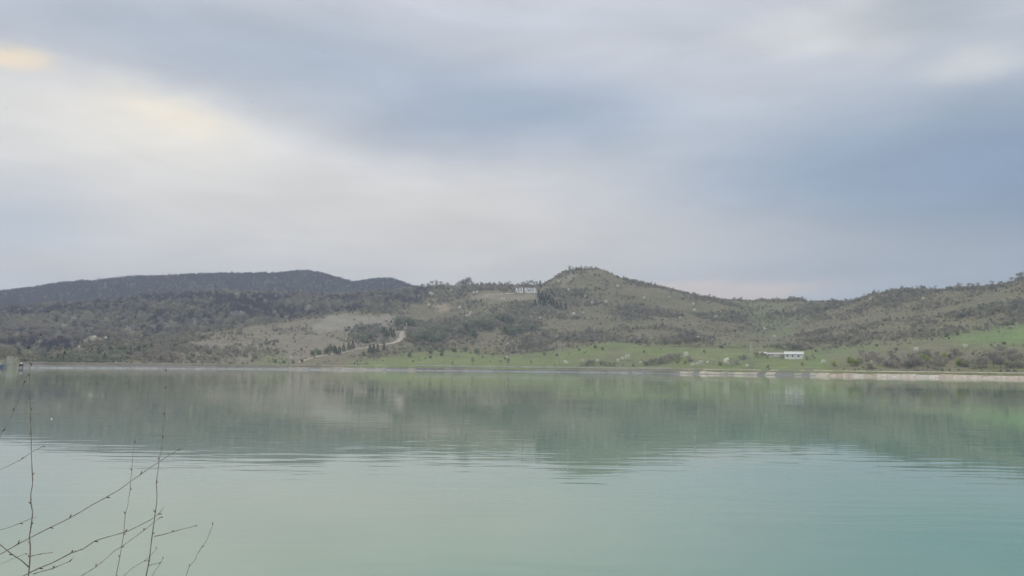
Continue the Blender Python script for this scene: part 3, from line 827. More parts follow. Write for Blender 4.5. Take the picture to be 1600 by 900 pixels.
row('blossom', [(965, 568, 6), (972, 564, 6), (981, 563, 8)], W, 'tree', '{} white tree of the trio in the brown hedge, counted from the peak side', 'trio of white trees', 5.2)
one((1000, 569, 4), 'tiny white blossoming tree at the end of the brown hedge')
one((1072, 559, 8), 'creamy round blossoming tree alone on the green meadow')
row('blossom', [(1082, 573, 5.5), (1088, 573, 6), (1095, 571, 7), (1105, 570, 5)], W, 'tree', '{} white tree of the low row just above the stained dam slabs', 'row of white trees above the dam', 5.2)
one((1115, 570, 8), 'pale greenish tree at the end of the white row above the dam', 'pale', 7.5)
one((1135, 572, 11), 'taller cream blossoming tree on the dam crest, left of the tall double pole')
one((1145, 573, 7), 'greyish budding tree just left of the tall double pole', 'pale', 7.5)
one((1167, 575, 5), 'small yellowish white tree at the foot of the tall double pole')
one((1091, 531, 5), 'small white blossoming tree at the top edge of the meadow')
one((1287, 569, 6), 'pale blossoming tree on the grass right of the white farm building')
one((1361, 568, 4), 'small whitish blossoming tree beside the yellow green bushes')
one((1413, 568, 7), 'bright white blossoming tree in front of the grey bushes by the dam')
one((1410, 562, 12), 'wide pale grey budding tree behind the bright white one', 'pale', 7.5)
one((1432, 550, 6), 'whitish blossoming tree above the grey budding tree')
one((1509, 546, 6.5), 'white blossoming tree at the lower edge of the steep green field')
one((1540, 556, 6), 'dim pale tree among bare bushes near the end of the dam', 'pale', 7.5)
one((455, 563, 6), 'lone white blossoming tree beside the foot of the dirt road')
row('blossom', [(140, 537, 9), (146, 535, 8), (133, 538, 6)], W, 'tree', '{} white tree of the bright clump at the foot of the wood', 'bright blossom clump in the wood', 5.2)
row('blossom', [(157, 535, 6), (165, 533, 6), (172, 531, 5)], W, 'tree', '{} white tree of the ragged line next to the bright clump', 'ragged blossom line in the wood', 5.2)
one((121, 512, 6), 'whitish blossoming tree below the pale round crown in the wood')
one((112, 544, 7), 'grey white blossoming tree at the lower edge of the wood', 'pale', 7.5)
one((123, 545, 4), 'bright white small tree at the upper edge of the green thicket')
one((195, 525, 6), 'white flecked tree at the wood edge above the thicket')
row('blossom', [(225, 525, 5), (235, 523, 5), (243, 522, 5)], W, 'tree', '{} small white tree in the row where the wood meets the dry slope', 'blossom row at the wood edge', 5.2)
one((279, 530, 5), 'single white tree on the dry slope below the wood')
row('blossom', [(354, 506, 4), (374, 506, 4), (389, 505, 4), (312, 513, 4)], W, 'tree', '{} tiny white tree along the upper wood edge, counted from the tower', 'tiny white trees on the upper wood edge', 5.2)
specks = [(844, 500), (857, 475), (888, 456), (915, 466), (926, 476), (947, 474), (966, 450), (1007, 468), (1046, 467), (1084, 478), (1085, 488), (911, 491), (897, 494), (806, 507), (808, 511), (793, 539), (871, 530), (786, 471), (873, 425 + 18), (1063, 500), (1118, 499), (1443, 470), (1360, 470), (672, 462), (676, 463), (654, 466), (705, 457), (718, 484), (740, 461), (745, 460), (670, 480), (626, 456), (760, 466), (1210, 530), (1195, 517), (792, 561)]
row('blossom', [(a, b, random.uniform(3.6, 5.6)) for a, b in specks], W, 'tree', '{} tiny white tree dotted on the scrub hillside, counted from the bench', 'white specks on the scrub hillside', 5.2)
row('pale', [(113, 511, 13), (60, 545, 10), (28, 548, 10), (100, 520, 11), (200, 527, 13), (205, 530, 10), (238, 520, 11), (260, 519, 9), (268, 512, 10), (305, 515, 12), (320, 508, 10), (365, 503, 14), (378, 500, 13), (370, 470, 11), (430, 497, 11), (480, 490, 11), (140, 525, 10), (70, 520, 10)],
       'budding_tree', 'tree', '{} pale grey budding tree in the leafless wood, counted from the tower', 'pale trees in the wood', 7.5)
row('budding', [(330, 476, 12), (345, 500, 12), (300, 490, 12), (225, 480, 11), (180, 500, 12), (90, 500, 12), (415, 480, 12), (440, 470, 11), (390, 470, 12)],
       'budding_tree', 'tree', '{} olive budding tree in the leafless wood, counted from the tower', 'olive trees in the wood', 9)
# skyline trees
sky_pts = [(661, 453, 9), (668, 452, 8), (676, 451, 10), (681, 451, 11), (688, 450, 9), (694, 451, 9), (700, 450, 9), (716, 450, 10), (722, 449, 12), (727, 449, 14), (732, 448, 13), (738, 449, 10), (746, 450, 8), (752, 450, 9), (765, 450, 8), (772, 450, 7), (784, 451, 7)]
row('bare', sky_pts, 'leafless_tree', 'tree', '{} leafless skyline tree counted from the sign towards the far ridge', 'skyline trees left of the sign', 9.5, True)
row('bare', [(812, 450, 7), (817, 451, 9), (821, 451, 9), (825, 451, 10), (829, 451, 11), (833, 451, 10), (808, 451, 7), (823, 453, 9)], 'leafless_tree', 'tree', '{} greyish leafless tree behind the white letters, counted from the B', 'trees behind the sign', 9.5)
row('bare', [(1190, 472, 6), (1235, 471, 7), (1247, 471, 6), (1365, 464, 7), (1385, 460, 6), (1415, 458, 6), (1462, 458, 6), (1499, 455, 10), (1505, 455, 7), (1520, 455, 7), (1546, 453, 8), (1551, 453, 7), (1580, 446, 9), (1590, 441, 10), (1597, 438, 10)], 'leafless_tree', 'tree', '{} leafless skyline tree beyond the farm building, counted from the saddle', 'skyline trees on the far end hill', 9.5)
rb = random.Random(9)
row('bush', [(640 + 4.1 * i + rb.uniform(-1.5, 1.5), 452 + rb.uniform(-1, 2.5), rb.uniform(4, 7)) for i in range(50)], 'brown_bush', 'bush', '{} leafless bush along the low ridge line, counted from the peak', 'ridge line bushes', 3.4, True)
row('conifer', [(839, 449, 8), (844, 449, 9)], 'conifer', 'conifer', '{} small dark ridge conifer past the last letter of the sign', 'ridge conifers', 9.5)
row('conifer', [(842, 466, 11), (847, 470, 13), (853, 472, 12), (858, 475, 12), (864, 478, 11), (850, 478, 11), (870, 482, 10), (843, 475, 9), (836, 478, 9), (876, 483, 9), (884, 484, 9), (862, 462, 8)],
       'conifer', 'conifer', '{} dark conifer in the clump past the sign, counted from the letters', 'conifer clump by the sign', 9.5)
row('conifer', [(578, 552, 12), (584, 551, 11), (590, 551, 10), (600, 547, 9), (582, 553, 8)], 'conifer', 'conifer', '{} dark conifer of the little group beside the road, counted uphill', 'conifers by the dirt road', 9.5)
row('conifer', [(524, 553, 10), (530, 554, 11), (537, 549, 9), (545, 547, 10), (551, 545, 10), (610, 525, 12), (604, 527, 11), (615, 527, 10), (600, 522, 9)], 'conifer', 'conifer', '{} dark evergreen above the dirt road, counted uphill from its foot', 'evergreens above the dirt road', 9.5)
row('green_bush', [(622, 509, 12), (630, 507, 12), (638, 508, 11), (645, 510, 9), (570, 535, 10), (562, 530, 9), (577, 530, 9), (510, 552, 9), (498, 554, 8), (488, 556, 7), (520, 548, 9)], 'green_bush', 'bush', '{} rounded green bush between gravel bench and dirt road, counted uphill', 'green bushes by the dirt road', 3.6)
row('green_bush', [(650, 536, 12), (658, 530, 13), (668, 532, 13), (676, 538, 13), (686, 536, 12), (692, 530, 12), (664, 522, 11), (680, 520, 12), (700, 520, 10), (726, 518, 15), (733, 521, 14), (720, 522, 12), (740, 528, 12), (757, 512, 12), (764, 516, 12), (745, 510, 10), (780, 500, 12), (788, 503, 12), (795, 505, 11), (790, 522, 12), (800, 525, 11), (810, 520, 10), (832, 515, 10), (820, 508, 9)],
       'green_bush', 'bush', '{} dull green bush in the thick scrub past the road bend', 'dull green bushes right of the bend', 3.6)
# brown hedge and bushes behind the dam
row('bush', [(908, 571, 5), (915, 571, 6), (921, 570, 6), (927, 570, 7), (938, 570, 6), (945, 571, 6), (952, 571, 5), (960, 572, 5), (990, 572, 4), (1008, 571, 6), (1016, 570, 8), (1023, 569, 9), (1030, 568, 10), (1038, 566, 10), (1045, 564, 10), (1052, 562, 9), (1059, 560, 8), (1076, 565, 7), (1080, 568, 6), (1125, 571, 6), (1150, 570, 7), (1157, 562, 6), (1164, 560, 6), (1142, 566, 6)],
       'brown_bush', 'bush', '{} leafless brown bush of the ragged hedge, counted from the first double pole', 'ragged hedge behind the dam', 3.4)
row('fresh', [(1303, 572, 8), (1329, 571, 11), (1339, 571, 10), (1334, 572, 9), (1254, 572, 5), (1060, 569, 7), (1070, 569, 6)], 'leafy_bush', 'bush', '{} fresh yellow green bush behind the dam, counted from the dark section', 'yellow green bushes', 6.0)
row('fresh', [(1440, 566, 11), (1450, 568, 10), (1475, 562, 9), (1462, 570, 9), (1498, 572, 10), (1508, 573, 9), (1590, 573, 9), (1575, 574, 7)], 'leafy_bush', 'bush', '{} yellowish budding bush among the bare bushes, counted from the farm building', 'yellowish bushes near the dam end', 6.0)
hp = []
rr_ = random.Random(5)
for i in range(62):
    hp.append((rr_.uniform(1345, 1598), rr_.uniform(553, 576), rr_.uniform(6, 11)))
for lo_, hi_, nm_ in ((550, 561, 'rear'), (561, 569, 'middle'), (569, 580, 'front')):
    row('bush', [p for p in hp if lo_ <= p[1] < hi_], 'brown_bush', 'bush', '{} leafless bush of the ' + nm_ + ' row in the belt, counted from the farm building', 'bush belt behind the pale dam', 3.4)
row('bare', [(1530, 574, 13), (1540, 575, 14), (1552, 574, 15), (1563, 575, 14), (1572, 574, 12), (1425, 572, 12), (1433, 572, 11), (1395, 566, 11), (1402, 570, 11)], 'leafless_tree', 'tree', '{} small leafless tree rising from the bush belt, counted from the farm building', 'leafless trees in the bush belt', 9.5)
row('bush', [(1222, 560, 6), (1190, 556, 5), (1182, 557, 6), (1198, 560, 4), (1262, 562, 6), (1270, 560, 5), (1215, 545, 9), (1232, 545, 10), (1245, 546, 9), (1252, 547, 8)], 'brown_bush', 'bush', '{} leafless brown bush around the farm building, counted from the canopy', 'bushes round the farm building', 3.4)
row('green_bush', [(980, 533, 4), (992, 530, 4), (1010, 536, 4), (930, 544, 4), (941, 547, 4), (905, 548, 3), (850, 555, 4), (870, 556, 3), (1100, 551, 3), (1006, 551, 3), (690, 556, 4), (672, 560, 4), (640, 557, 5)], 'green_bush', 'bush', '{} lone dark bush on the open meadow, counted from the dirt road', 'dots on the meadow', 3.6)
row('green_bush', [(430 + 14 * i, 566 + (i % 3), 4) for i in range(4)] + [(655 + 18 * i, 549 + (i * 7 % 4), 6) for i in range(6)], 'green_bush', 'bush', '{} low bush along the lower scrub edge, counted from the road foot', 'bushes at the scrub edge', 3.6)

# ================================================================ sign
sgn_l, sgn_r = pick(806, 459), pick(837.5, 458)
dist = (math.hypot(sgn_l.x, sgn_l.y) + math.hypot(sgn_r.x, sgn_r.y)) / 2
aL, aR = float(ray(805.5, 459)[0]), float(ray(838.5, 458)[0])
pL = Vector((dist * math.sin(aL), dist * math.cos(aL), 0)); pR = Vector((dist * math.sin(aR), dist * math.cos(aR), 0))
zb_ = CAM_H + dist * float(ray(822, 458.6)[1])
sw = (pR - pL).length
sign = empty('hillside_sign', (pL.x, pL.y, zb_), math.atan2(pR.y - pL.y, pR.x - pL.x))
tag(sign, 'big white letters reading BAILE PUCIOASA standing on the hillside', 'sign')
TEXT = 'BAILE PUCIOASA'
LH = 9.0 * dist / F_PX; adv = sw / len(TEXT)
for i, ch in enumerate(TEXT):
    if ch == ' ': continue
    cu = bpy.data.curves.new('letter', 'FONT'); cu.body = ch; cu.size = 1; cu.extrude = .02; cu.offset = .07
    tmp = bpy.data.objects.new('letter_source', cu)
    scene.collection.objects.link(tmp)
    dg = bpy.context.evaluated_depsgraph_get()
    me = bpy.data.meshes.new_from_object(tmp.evaluated_get(dg))
    bpy.data.objects.remove(tmp)
    co = np.empty(len(me.vertices) * 3, np.float32); me.vertices.foreach_get('co', co); co = co.reshape(-1, 3)
    mn, mx_ = co.min(0), co.max(0); wdt = max(mx_[0] - mn[0], .001)
    tw = adv * (.92 if ch != 'I' else .42)
    nx = (co[:, 0] - mn[0]) / wdt * tw + i * adv + (adv - tw) / 2
    nz_ = (co[:, 1] - mn[1]) / (mx_[1] - mn[1]) * LH
    me.vertices.foreach_set('co', np.stack([nx, co[:, 2] * 12 + nz_ * .34, nz_ + .6], -1).astype(np.float32).ravel())
    me.materials.clear(); me.materials.append(MAT['white_paint']); me.update()
    new_obj('letter', me, sign)
    p = MB()
    for qx in (.25, .75):
        x0 = i * adv + adv * qx
        zt = float(z_at(math.atan2(pL.x, pL.y), dist)[0]) - zb_
        p.tube([(x0, LH * .34 + .5, min(zt, 0) - 2.5), (x0, LH * .34 + .5, LH * .9)], .09, 4)
    p.build('support_post', MAT['steel'], sign)

# ================================================================ poles
def utility_pole(px, py_base, py_top, label, group='slim poles along the dirt road', mast=False):
    pos = pick(px, py_base); d = math.hypot(pos.x, pos.y)
    h_ = (py_base - py_top) * d / F_PX
    o = tag(empty('utility_pole' if not mast else 'radio_mast', pos, random.uniform(-.3, .3)), label, 'pole' if not mast else 'mast', group)
    m = MB(); m.tube([(0, 0, -1), (0, 0, h_ * .5), (0, 0, h_)], [.48, .42, .32] if not mast else [.10, .09, .06], 8); m.build('shaft', MAT['pole'] if not mast else MAT['steel'], o, smooth=True)
    m = MB(); m.box((-.9, -.08, h_ - .9), (.9, .08, h_ - .7)); m.build('crossarm', MAT['steel'], o)
    if not mast:
        for q in (-.75, 0, .75):
            m = MB(); m.tube([(q, 0, h_ - .7), (q, 0, h_ - .35)], .07, 6); m.build('insulator', MAT['dark'], o)
utility_pole(591.5, 540, 527.5, 'pale utility pole by the dirt road beside the conifers')
utility_pole(635, 518, 503.5, 'pale utility pole at the top of the road bend')
utility_pole(660, 505, 495, 'pale utility pole at the upper stretch of dirt road')
utility_pole(564.5, 557, 546, 'faint utility pole on the grass below the dirt road')
utility_pole(1085, 492, 484, 'tiny pale pole in the scrub right of the peak', 'lone poles on the hill')
utility_pole(835, 449, 428, 'thin mast rising from the trees behind the sign', 'masts', True)
def double_pole(px, py_base, py_top, label):
    pos = pick(px, py_base); d = math.hypot(pos.x, pos.y); h_ = (py_base - py_top) * d / F_PX
    o = tag(empty('double_pole', pos, .15), label, 'pylon', 'tall double poles behind the dam')
    for s in (-1, 1):
        m = MB(); m.tube([(s * .85, 0, -1), (s * .85, 0, h_)], [.30, .20], 8); m.build('shaft', MAT['pole'], o, smooth=True)
    m = MB(); m.box((-2.6, -.12, h_ - 1.6), (2.6, .12, h_ - 1.3)); m.build('crossarm', MAT['steel'], o)
    m = MB()
    for k in range(4):
        z0, z1 = h_ * (.15 + .18 * k), h_ * (.33 + .18 * k); s = 1 if k % 2 else -1
        m.tube([(-.85 * s, 0, z0), (.85 * s, 0, z1)], .06, 4)
    m.build('bracing', MAT['steel'], o)
    for q in (-2.4, 0, 2.4):
        m = MB(); m.tube([(q, 0, h_ - 2.6), (q, 0, h_ - 1.6)], .10, 6); m.build('insulator', MAT['dark'], o)
double_pole(874, 571, 537, 'tall grey double pole behind the dark dam section under the peak')
double_pole(1174, 574.5, 536, 'tall grey double pole left of the white farm building')

# ================================================================ farm buildings
def frame_at(px0, px1, py):
    p0, p1 = pick(px0, py), pick(px1, py)
    d = max(math.hypot(p0.x, p0.y), math.hypot(p1.x, p1.y))
    a0, a1 = float(ray(px0, py)[0]), float(ray(px1, py)[0])
    q0 = Vector((d * math.sin(a0), d * math.cos(a0), 0)); q1 = Vector((d * math.sin(a1), d * math.cos(a1), 0))
    z = min(p0.z, p1.z)
    return q0, q1, z, d
def house(name, label, px0, px1, py, wall_px, roof_px, win, depth, roof_mat, over=.7):
    q0, q1, z, d = frame_at(px0, px1, py)
    w_ = (q1 - q0).length; s = d / F_PX; wh = wall_px * s; rh = roof_px * s
    zb0 = CAM_H + d * float(ray((px0 + px1) / 2, py)[1])
    o = tag(empty(name, (q0.x, q0.y, zb0), math.atan2(q1.y - q0.y, q1.x - q0.x)), label, 'building')
    # front wall with real window openings
    m = MB(); xs = [0.0]
    wx_ = sorted(f * w_ for f in win); ww, z0, z1 = 1.7, wh * .48, wh * .48 + 1.5
    x_prev = 0.0
    for c in wx_:
        m.box((x_prev, 0, -3), (c - ww / 2, .35, wh)); x_prev = c + ww / 2
        m.box((c - ww / 2, 0.002, -3), (c + ww / 2, .35, z0)); m.box((c - ww / 2, 0.002, z1), (c + ww / 2, .35, wh - .002))
    m.box((x_prev, 0, -3), (w_, .35, wh))
    m.box((0, .35, -3), (.35, depth, wh - .01)); m.box((w_ - .35, .35, -3), (w_, depth, wh - .01)); m.box((.35, depth - .35, -3), (w_ - .35, depth, wh - .01))
    # gables
    for gx in (0.0, w_ - .35):
        m.add([(gx, 0, wh), (gx, depth, wh), (gx, depth / 2, wh + rh), (gx + .35, 0, wh), (gx + .35, depth, wh), (gx + .35, depth / 2, wh + rh)], [(0, 2, 1), (3, 4, 5), (0, 1, 4, 3), (1, 2, 5, 4), (2, 0, 3, 5)])
    m.build('wall', MAT['wall_white'], o)
    for c in wx_:
        wo_ = MB()
        for bx in ((c - ww/2, c - ww/2 + .12), (c + ww/2 - .12, c + ww/2), (c - .05, c + .05)): wo_.box((bx[0], .14, z0), (bx[1], .24, z1))
        wo_.box((c - ww/2, .15, z0), (c + ww/2, .23, z0 + .12)); wo_.box((c - ww/2, .15, z1 - .12), (c + ww/2, .23, z1))
        wf = wo_.build('window', MAT['dark'], o)
        g = MB(); g.box((c - ww/2, .18, z0), (c + ww/2, .20, z1)); g.build('pane', MAT['glass'], wf)
    r_ = MB()
    sl = rh / (depth / 2)
    for sgn in (0, 1):
        ya, za = (-over, wh - over * sl + .12) if not sgn else (depth + over, wh - over * sl + .12)
        yb_, zb2 = depth / 2, wh + rh + .12
        v = [(-over, ya, za), (w_ + over, ya, za), (w_ + over, yb_, zb2), (-over, yb_, zb2)]
        r_.add(v + [(a, b_, c + .18) for a, b_, c in v], [(0, 3, 2, 1), (4, 5, 6, 7), (0, 1, 5, 4), (1, 2, 6, 5), (2, 3, 7, 6), (3, 0, 4, 7)])
    rf = r_.build('roof', roof_mat, o)
    fb = MB(); fb.box((-over + .05, -over - .10, wh - over * sl - .12), (w_ + over - .05, -over + .02, wh - over * sl + .10)); fb.build('gutter', MAT['dark'], rf)
    return o, w_, wh, zb0, d
house('farm_building', 'larger white building with three dark windows and pale roof on the meadow', 1226, 1255, 561, 7.2, 3.6, (.16, .44, .75), 9, MAT['roof_white'])
house('farm_building', 'longer lower white shed with grey roof adjoining the larger white building', 1198, 1224, 558, 4.2, 2.2, (.16, .34, .82), 8, MAT['roof_grey'])
q0, q1, z, d = frame_at(1186.5, 1197.5, 555)
s = d / F_PX; w_ = (q1 - q0).length; zc = CAM_H + d * float(ray(1192, 551.5)[1])
o = tag(empty('open_canopy', (q0.x, q0.y, z), math.atan2(q1.y - q0.y, q1.x - q0.x)), 'open canopy with thin white roof left of the white farm buildings', 'canopy')
hz_ = max(zc - z, 2.2)
m = MB(); m.add([(-.3, -.5, hz_), (w_, -.5, hz_ - .1), (w_, 5, hz_ + .7), (-.3, 5, hz_ + .8), (-.3, -.5, hz_ + .45), (w_, -.5, hz_ + .35), (w_, 5, hz_ + 1.15), (-.3, 5, hz_ + 1.25)],
                [(0, 3, 2, 1), (4, 5, 6, 7), (0, 1, 5, 4), (1, 2, 6, 5), (2, 3, 7, 6), (3, 0, 4, 7)]); m.build('roof', MAT['white_paint'], o)
for qx in (.2, w_ * .5, w_ - .4):
    for qy in (0, 4.6):
        m = MB(); m.tube([(qx, qy, -1.5), (qx, qy, hz_ + .1 + qy * .14)], .12, 6); m.build('post', MAT['steel'], o)

# ================================================================ intake tower at the far end of the dam
def shore_frame(px):
    a = azpx(px); r = float(np.interp(a, AZS, R_SHORE))
    return a, r
a, r = shore_frame(12); r -= 6; s = r / F_PX
tw_ = tag(empty('intake_tower', (r * math.sin(a), r * math.cos(a), 0), -a), 'pale concrete intake tower with yellow railing standing in the water at the dam end', 'tower')
m = MB(); m.box((-11 * s, 0, -4), (-2 * s, 7, 10.2 * s)); m.box((-11.6 * s, -.4, 10.2 * s), (-2 * s, 7.4, 10.9 * s)); m.build('side_block', MAT['tower'], tw_)
m = MB(); m.box((-2 * s + .01, -1.2, -4), (6 * s, 7.2, 15.5 * s)); m.box((-2.5 * s, -1.6, 15.5 * s), (6.5 * s, 7.6, 16.2 * s)); m.build('shaft', MAT['tower'], tw_)
m = MB(); m.box((6 * s + .01, .6, -4), (11 * s, 6.5, 13 * s)); m.build('gate_block', MAT['tower'], tw_)
def railing(x0, x1, y0, z0, h_, parent):
    rl = MB(); n_ = 6
    for k in range(n_ + 1):
        xx = x0 + (x1 - x0) * k / n_; rl.tube([(xx, y0, z0), (xx, y0, z0 + h_)], .08, 4)
    for zz in (.5, 1.0): rl.tube([(x0, y0, z0 + h_ * zz), (x1, y0, z0 + h_ * zz)], .08, 4)
    return rl.build('railing', MAT['yellow'], parent)
railing(-11.4 * s, -2.6 * s, -.2, 10.9 * s, 1.5, tw_); railing(6.1 * s, 11 * s, .7, 13 * s, 1.5, tw_)
m = MB(); m.box((6.4 * s, .35, 3 * s), (10.5 * s, .6, 8 * s)); m.build('gate', MAT['yellow'], tw_)
m = MB(); m.box((-9 * s, -.15, 1.5 * s), (-4 * s, 0, 6.5 * s)); m.build('hatch', MAT['steel'], tw_)
a, r = shore_frame(-4); r -= 10; s = r / F_PX
bb = tag(empty('pontoon', (r * math.sin(a), r * math.cos(a), 0), -a), 'dark blue pontoon with yellow rail cut by the picture edge', 'pontoon')
m = MB(); m.add([(-9*s, 0, -.4), (6.5*s, 0, -.4), (6.5*s, 4, -.4), (-9*s, 4, -.4), (-9.6*s, -.3, 4*s), (7*s, -.3, 4*s), (7*s, 4.3, 4*s), (-9.6*s, 4.3, 4*s)],
                [(0, 3, 2, 1), (4, 5, 6, 7), (0, 1, 5, 4), (1, 2, 6, 5), (2, 3, 7, 6), (3, 0, 4, 7)]); m.build('hull', MAT['blue'], bb)
m = MB(); m.box((-7*s, .8, 4*s), (4*s, 3.4, 6.4*s)); m.box((-7.6*s, .4, 6.4*s), (4.6*s, 3.8, 7*s)); m.build('cabin', MAT['wall_white'], bb)
railing(-9 * s, 6.6 * s, -.1, 4 * s, 2.2, bb); m = MB(); m.box((-8 * s, .6, 7 * s), (6 * s, 3.6, 9 * s)); m.build('tarpaulin', MAT['yellow'], bb)
a, r = shore_frame(33); r -= 3; s = r / F_PX
wn_ = tag(empty('winch_stand', (r * math.sin(a), r * math.cos(a), 0), -a), 'small dark winch stand with white cover at the waterline beside the tower', 'winch')
for qx in (-3.2, 2.8):
    m = MB(); m.tube([(qx * s, 0, -2), (qx * .5 * s, .6, 4.6 * s)], .22, 6); m.tube([(qx * s, 2.6, -2), (qx * .5 * s, 1.8, 4.6 * s)], .22, 6); m.build('leg', MAT['dark'], wn_)
m = MB(); m.box((-2.6 * s, .1, 2.4 * s), (2.4 * s, 2.4, 5.4 * s)); m.build('drum_housing', MAT['dark'], wn_)
m = MB(); m.add([(-1.6*s, -.2, 5.4*s), (1.6*s, -.2, 5.4*s), (1.6*s, 2.6, 5.4*s), (-1.6*s, 2.6, 5.4*s), (-1.2*s, .2, 6.9*s), (1.2*s, .2, 6.9*s), (1.2*s, 2.2, 6.9*s), (-1.2*s, 2.2, 6.9*s)],
                [(0, 3, 2, 1), (4, 5, 6, 7), (0, 1, 5, 4), (1, 2, 6, 5), (2, 3, 7, 6), (3, 0, 4, 7)]); m.build('cover', MAT['white_paint'], wn_)

# ================================================================ float on the water, birds
dpt = CAM_H / -float(ray(80.5, 655)[1]); a = float(ray(80.5, 655)[0])
fl = tag(empty('white_float', (dpt * math.sin(a), dpt * math.cos(a), 0)), 'tiny white float drifting alone on the dark water', 'float')
m = MB(); m.blob((0, 0, .04), (.08, .08, .07), 10); m.build('body', MAT['white_paint'], fl, smooth=True)
m = MB(); m.tube([(0, 0, .08), (0, 0, .16)], [.02, .012], 6); m.build('stalk', MAT['white_paint'], fl)
def bird(px, py, dep, label, rz, flap):
    p = at_depth(px, py, dep)
    m = MB()
    body = [(0, -.17, 0), (0, -.10, .01), (0, 0, .015), (0, .10, .01), (0, .2, 0)]
    m.tube(body, [.012, .035, .042, .03, .008], 6)
    for sg in (-1, 1):
        m.add([(sg*.03, -.06, .02), (sg*.18, -.08, .02 + flap * .6), (sg*.36, .02, .02 + flap), (sg*.18, .03, .02 + flap * .6), (sg*.03, .06, .02)], [(0, 1, 3, 4), (1, 2, 3)])
    m.add([(-.02, .15, 0), (.02, .15, 0), (.06, .27, 0), (-.06, .27, 0)], [(0, 1, 2, 3)])
    o = m.build('bird', MAT['bird'], None, p); o.rotation_euler = (0, 0, rz)
    tag(o, label, 'bird', 'birds in the sky')
bird(505, 81, 210, 'tiny dark bird highest in the cloudy sky', .6, .14)
bird(395, 160, 220, 'tiny dark bird just right of the warm bright cloud gap', 1.2, .05)
bird(10, 170, 240, 'tiny dark bird below the bright gap at the picture edge', 2.0, .12)

# ================================================================ bare saplings in the foreground
tw_rng = random.Random(21)
def shoot_pts(pts, depth, d_depth=0.0):
    n_ = len(pts); out = []
    for i, (px, py) in enumerate(pts):
        out.append(at_depth(px, py, depth + d_depth * i / max(1, n_ - 1)))
    return out
def resample(P, step):
    out = [P[0]]
    for i in range(len(P) - 1):
        L = (P[i+1] - P[i]).length; kk = max(1, int(L / step))
        for k in range(1, kk + 1):
            q = P[i].lerp(P[i+1], k / kk)
            if not (i == len(P) - 2 and k == kk): q = q + Vector((tw_rng.gauss(0, 1), tw_rng.gauss(0, 1), tw_rng.gauss(0, .6))) * .0016
            out.append(q)
    return out
def make_stem(name, P, r0, r1, parent, base, buds=None, gap=.075):
    P = resample(P, .03); n_ = len(P)
    rad = [r0 + (r1 - r0) * (i / (n_ - 1)) ** .85 for i in range(n_)]
    acc = 0; side = 1; m = MB(); bm = buds
    nodes = []
    for i in range(1, n_):
        acc += (P[i] - P[i-1]).length
        if acc > gap * tw_rng.uniform(.7, 1.4):
            acc = 0; nodes.append(i); rad[i] *= 1.28
    m.tube([p - base for p in P], rad, 8)
    o = m.build(name, MAT['twig_bark'], parent, smooth=True)
    for i in nodes:
        d = (P[min(i+1, n_-1)] - P[i-1]).normalized()
        sv = d.cross(Vector((0, 1, 0))).normalized() * side + Vector((0, tw_rng.uniform(-.6, .6), 0)); sv.normalize(); side = -side
        ax = (d * .75 + sv * .6).normalized()
        L = tw_rng.uniform(.0042, .0075)
        bm.blob(P[i] - base + sv * rad[i] * .9 + ax * L * .5, (max(.0016, rad[i] * .42), max(.0016, rad[i] * .42), L), 6, axis=ax)
    return o
def sapling(name, label, root_xy, stems):
    """stems: (part name, pixel points, depth, depth change, start radius, end radius, grows from root)"""
    base = Vector((root_xy[0], root_xy[1], bank_z(*root_xy)))
    o = tag(empty(name, base), label, 'sapling', 'bare saplings on the near bank')
    bd = MB()
    for nm, pts, dep, dd, r0, r1, rooted in stems:
        P = shoot_pts(pts, dep, dd)
        if rooted:
            p0, p1 = P[0], P[1]; dirn = (p0 - p1).normalized()
            c = p0 + dirn * .6
            low = []
            for k in range(1, 9):
                t_ = 1 - k / 8
                low.append(p0 * (t_*t_) + c * (2*t_*(1-t_)) + (base - Vector((0, 0, .05))) * ((1-t_)**2))
            P = low[::-1] + P
            rr0 = r0 * 1.5
        else: rr0 = r0
        make_stem(nm, P, rr0, r1, o, base, bd)
    b_ = bd.build('buds', MAT['bud'], o, smooth=True); b_['kind'] = 'stuff'
    return o
mm = .00115      # half a photograph pixel at 3.2 m
sapling('bare_sapling', 'bare upright sapling whose thick stem stands nearest the picture edge', (-1.9, 3.1), [
    ('stem', [(44.5, 902), (47, 870), (48, 838), (50.5, 800), (49, 772), (50.5, 742), (49, 705), (49, 680), (47, 640), (46, 602), (45, 573), (44, 545), (43.5, 515)], 3.1, .05, 5.2 * mm, .22 * mm, True),
    ('twig', [(45, 886), (33, 876), (20, 866), (0, 851), (-20, 838)], 3.1, -.1, 1.8 * mm, .9 * mm, False),
    ('twig', [(49, 869), (62, 866), (82, 863)], 3.1, .15, 1.3 * mm, .6 * mm, False),
    ('twig', [(48, 852), (46, 848), (43, 845)], 3.1, .02, 1.4 * mm, .8 * mm, False)])
sapling('bare_sapling', 'bare leaning sapling with the tallest pale stem crossing the ripples', (-1.35, 3.3), [
    ('stem', [(229, 902), (233, 878), (239, 834), (242, 800), (245, 770), (247, 740), (250, 718), (252, 700), (255, 668), (257, 630), (258.5, 606), (260, 580), (261.5, 556)], 3.3, .05, 5.4 * mm, .18 * mm, True),
    ('twig', [(241, 838), (255, 835), (270, 831), (285, 827), (306, 821)], 3.3, .2, 1.4 * mm, .7 * mm, False),
    ('twig', [(233, 884), (240, 881), (248, 880)], 3.3, .1, 1.2 * mm, .6 * mm, False)])
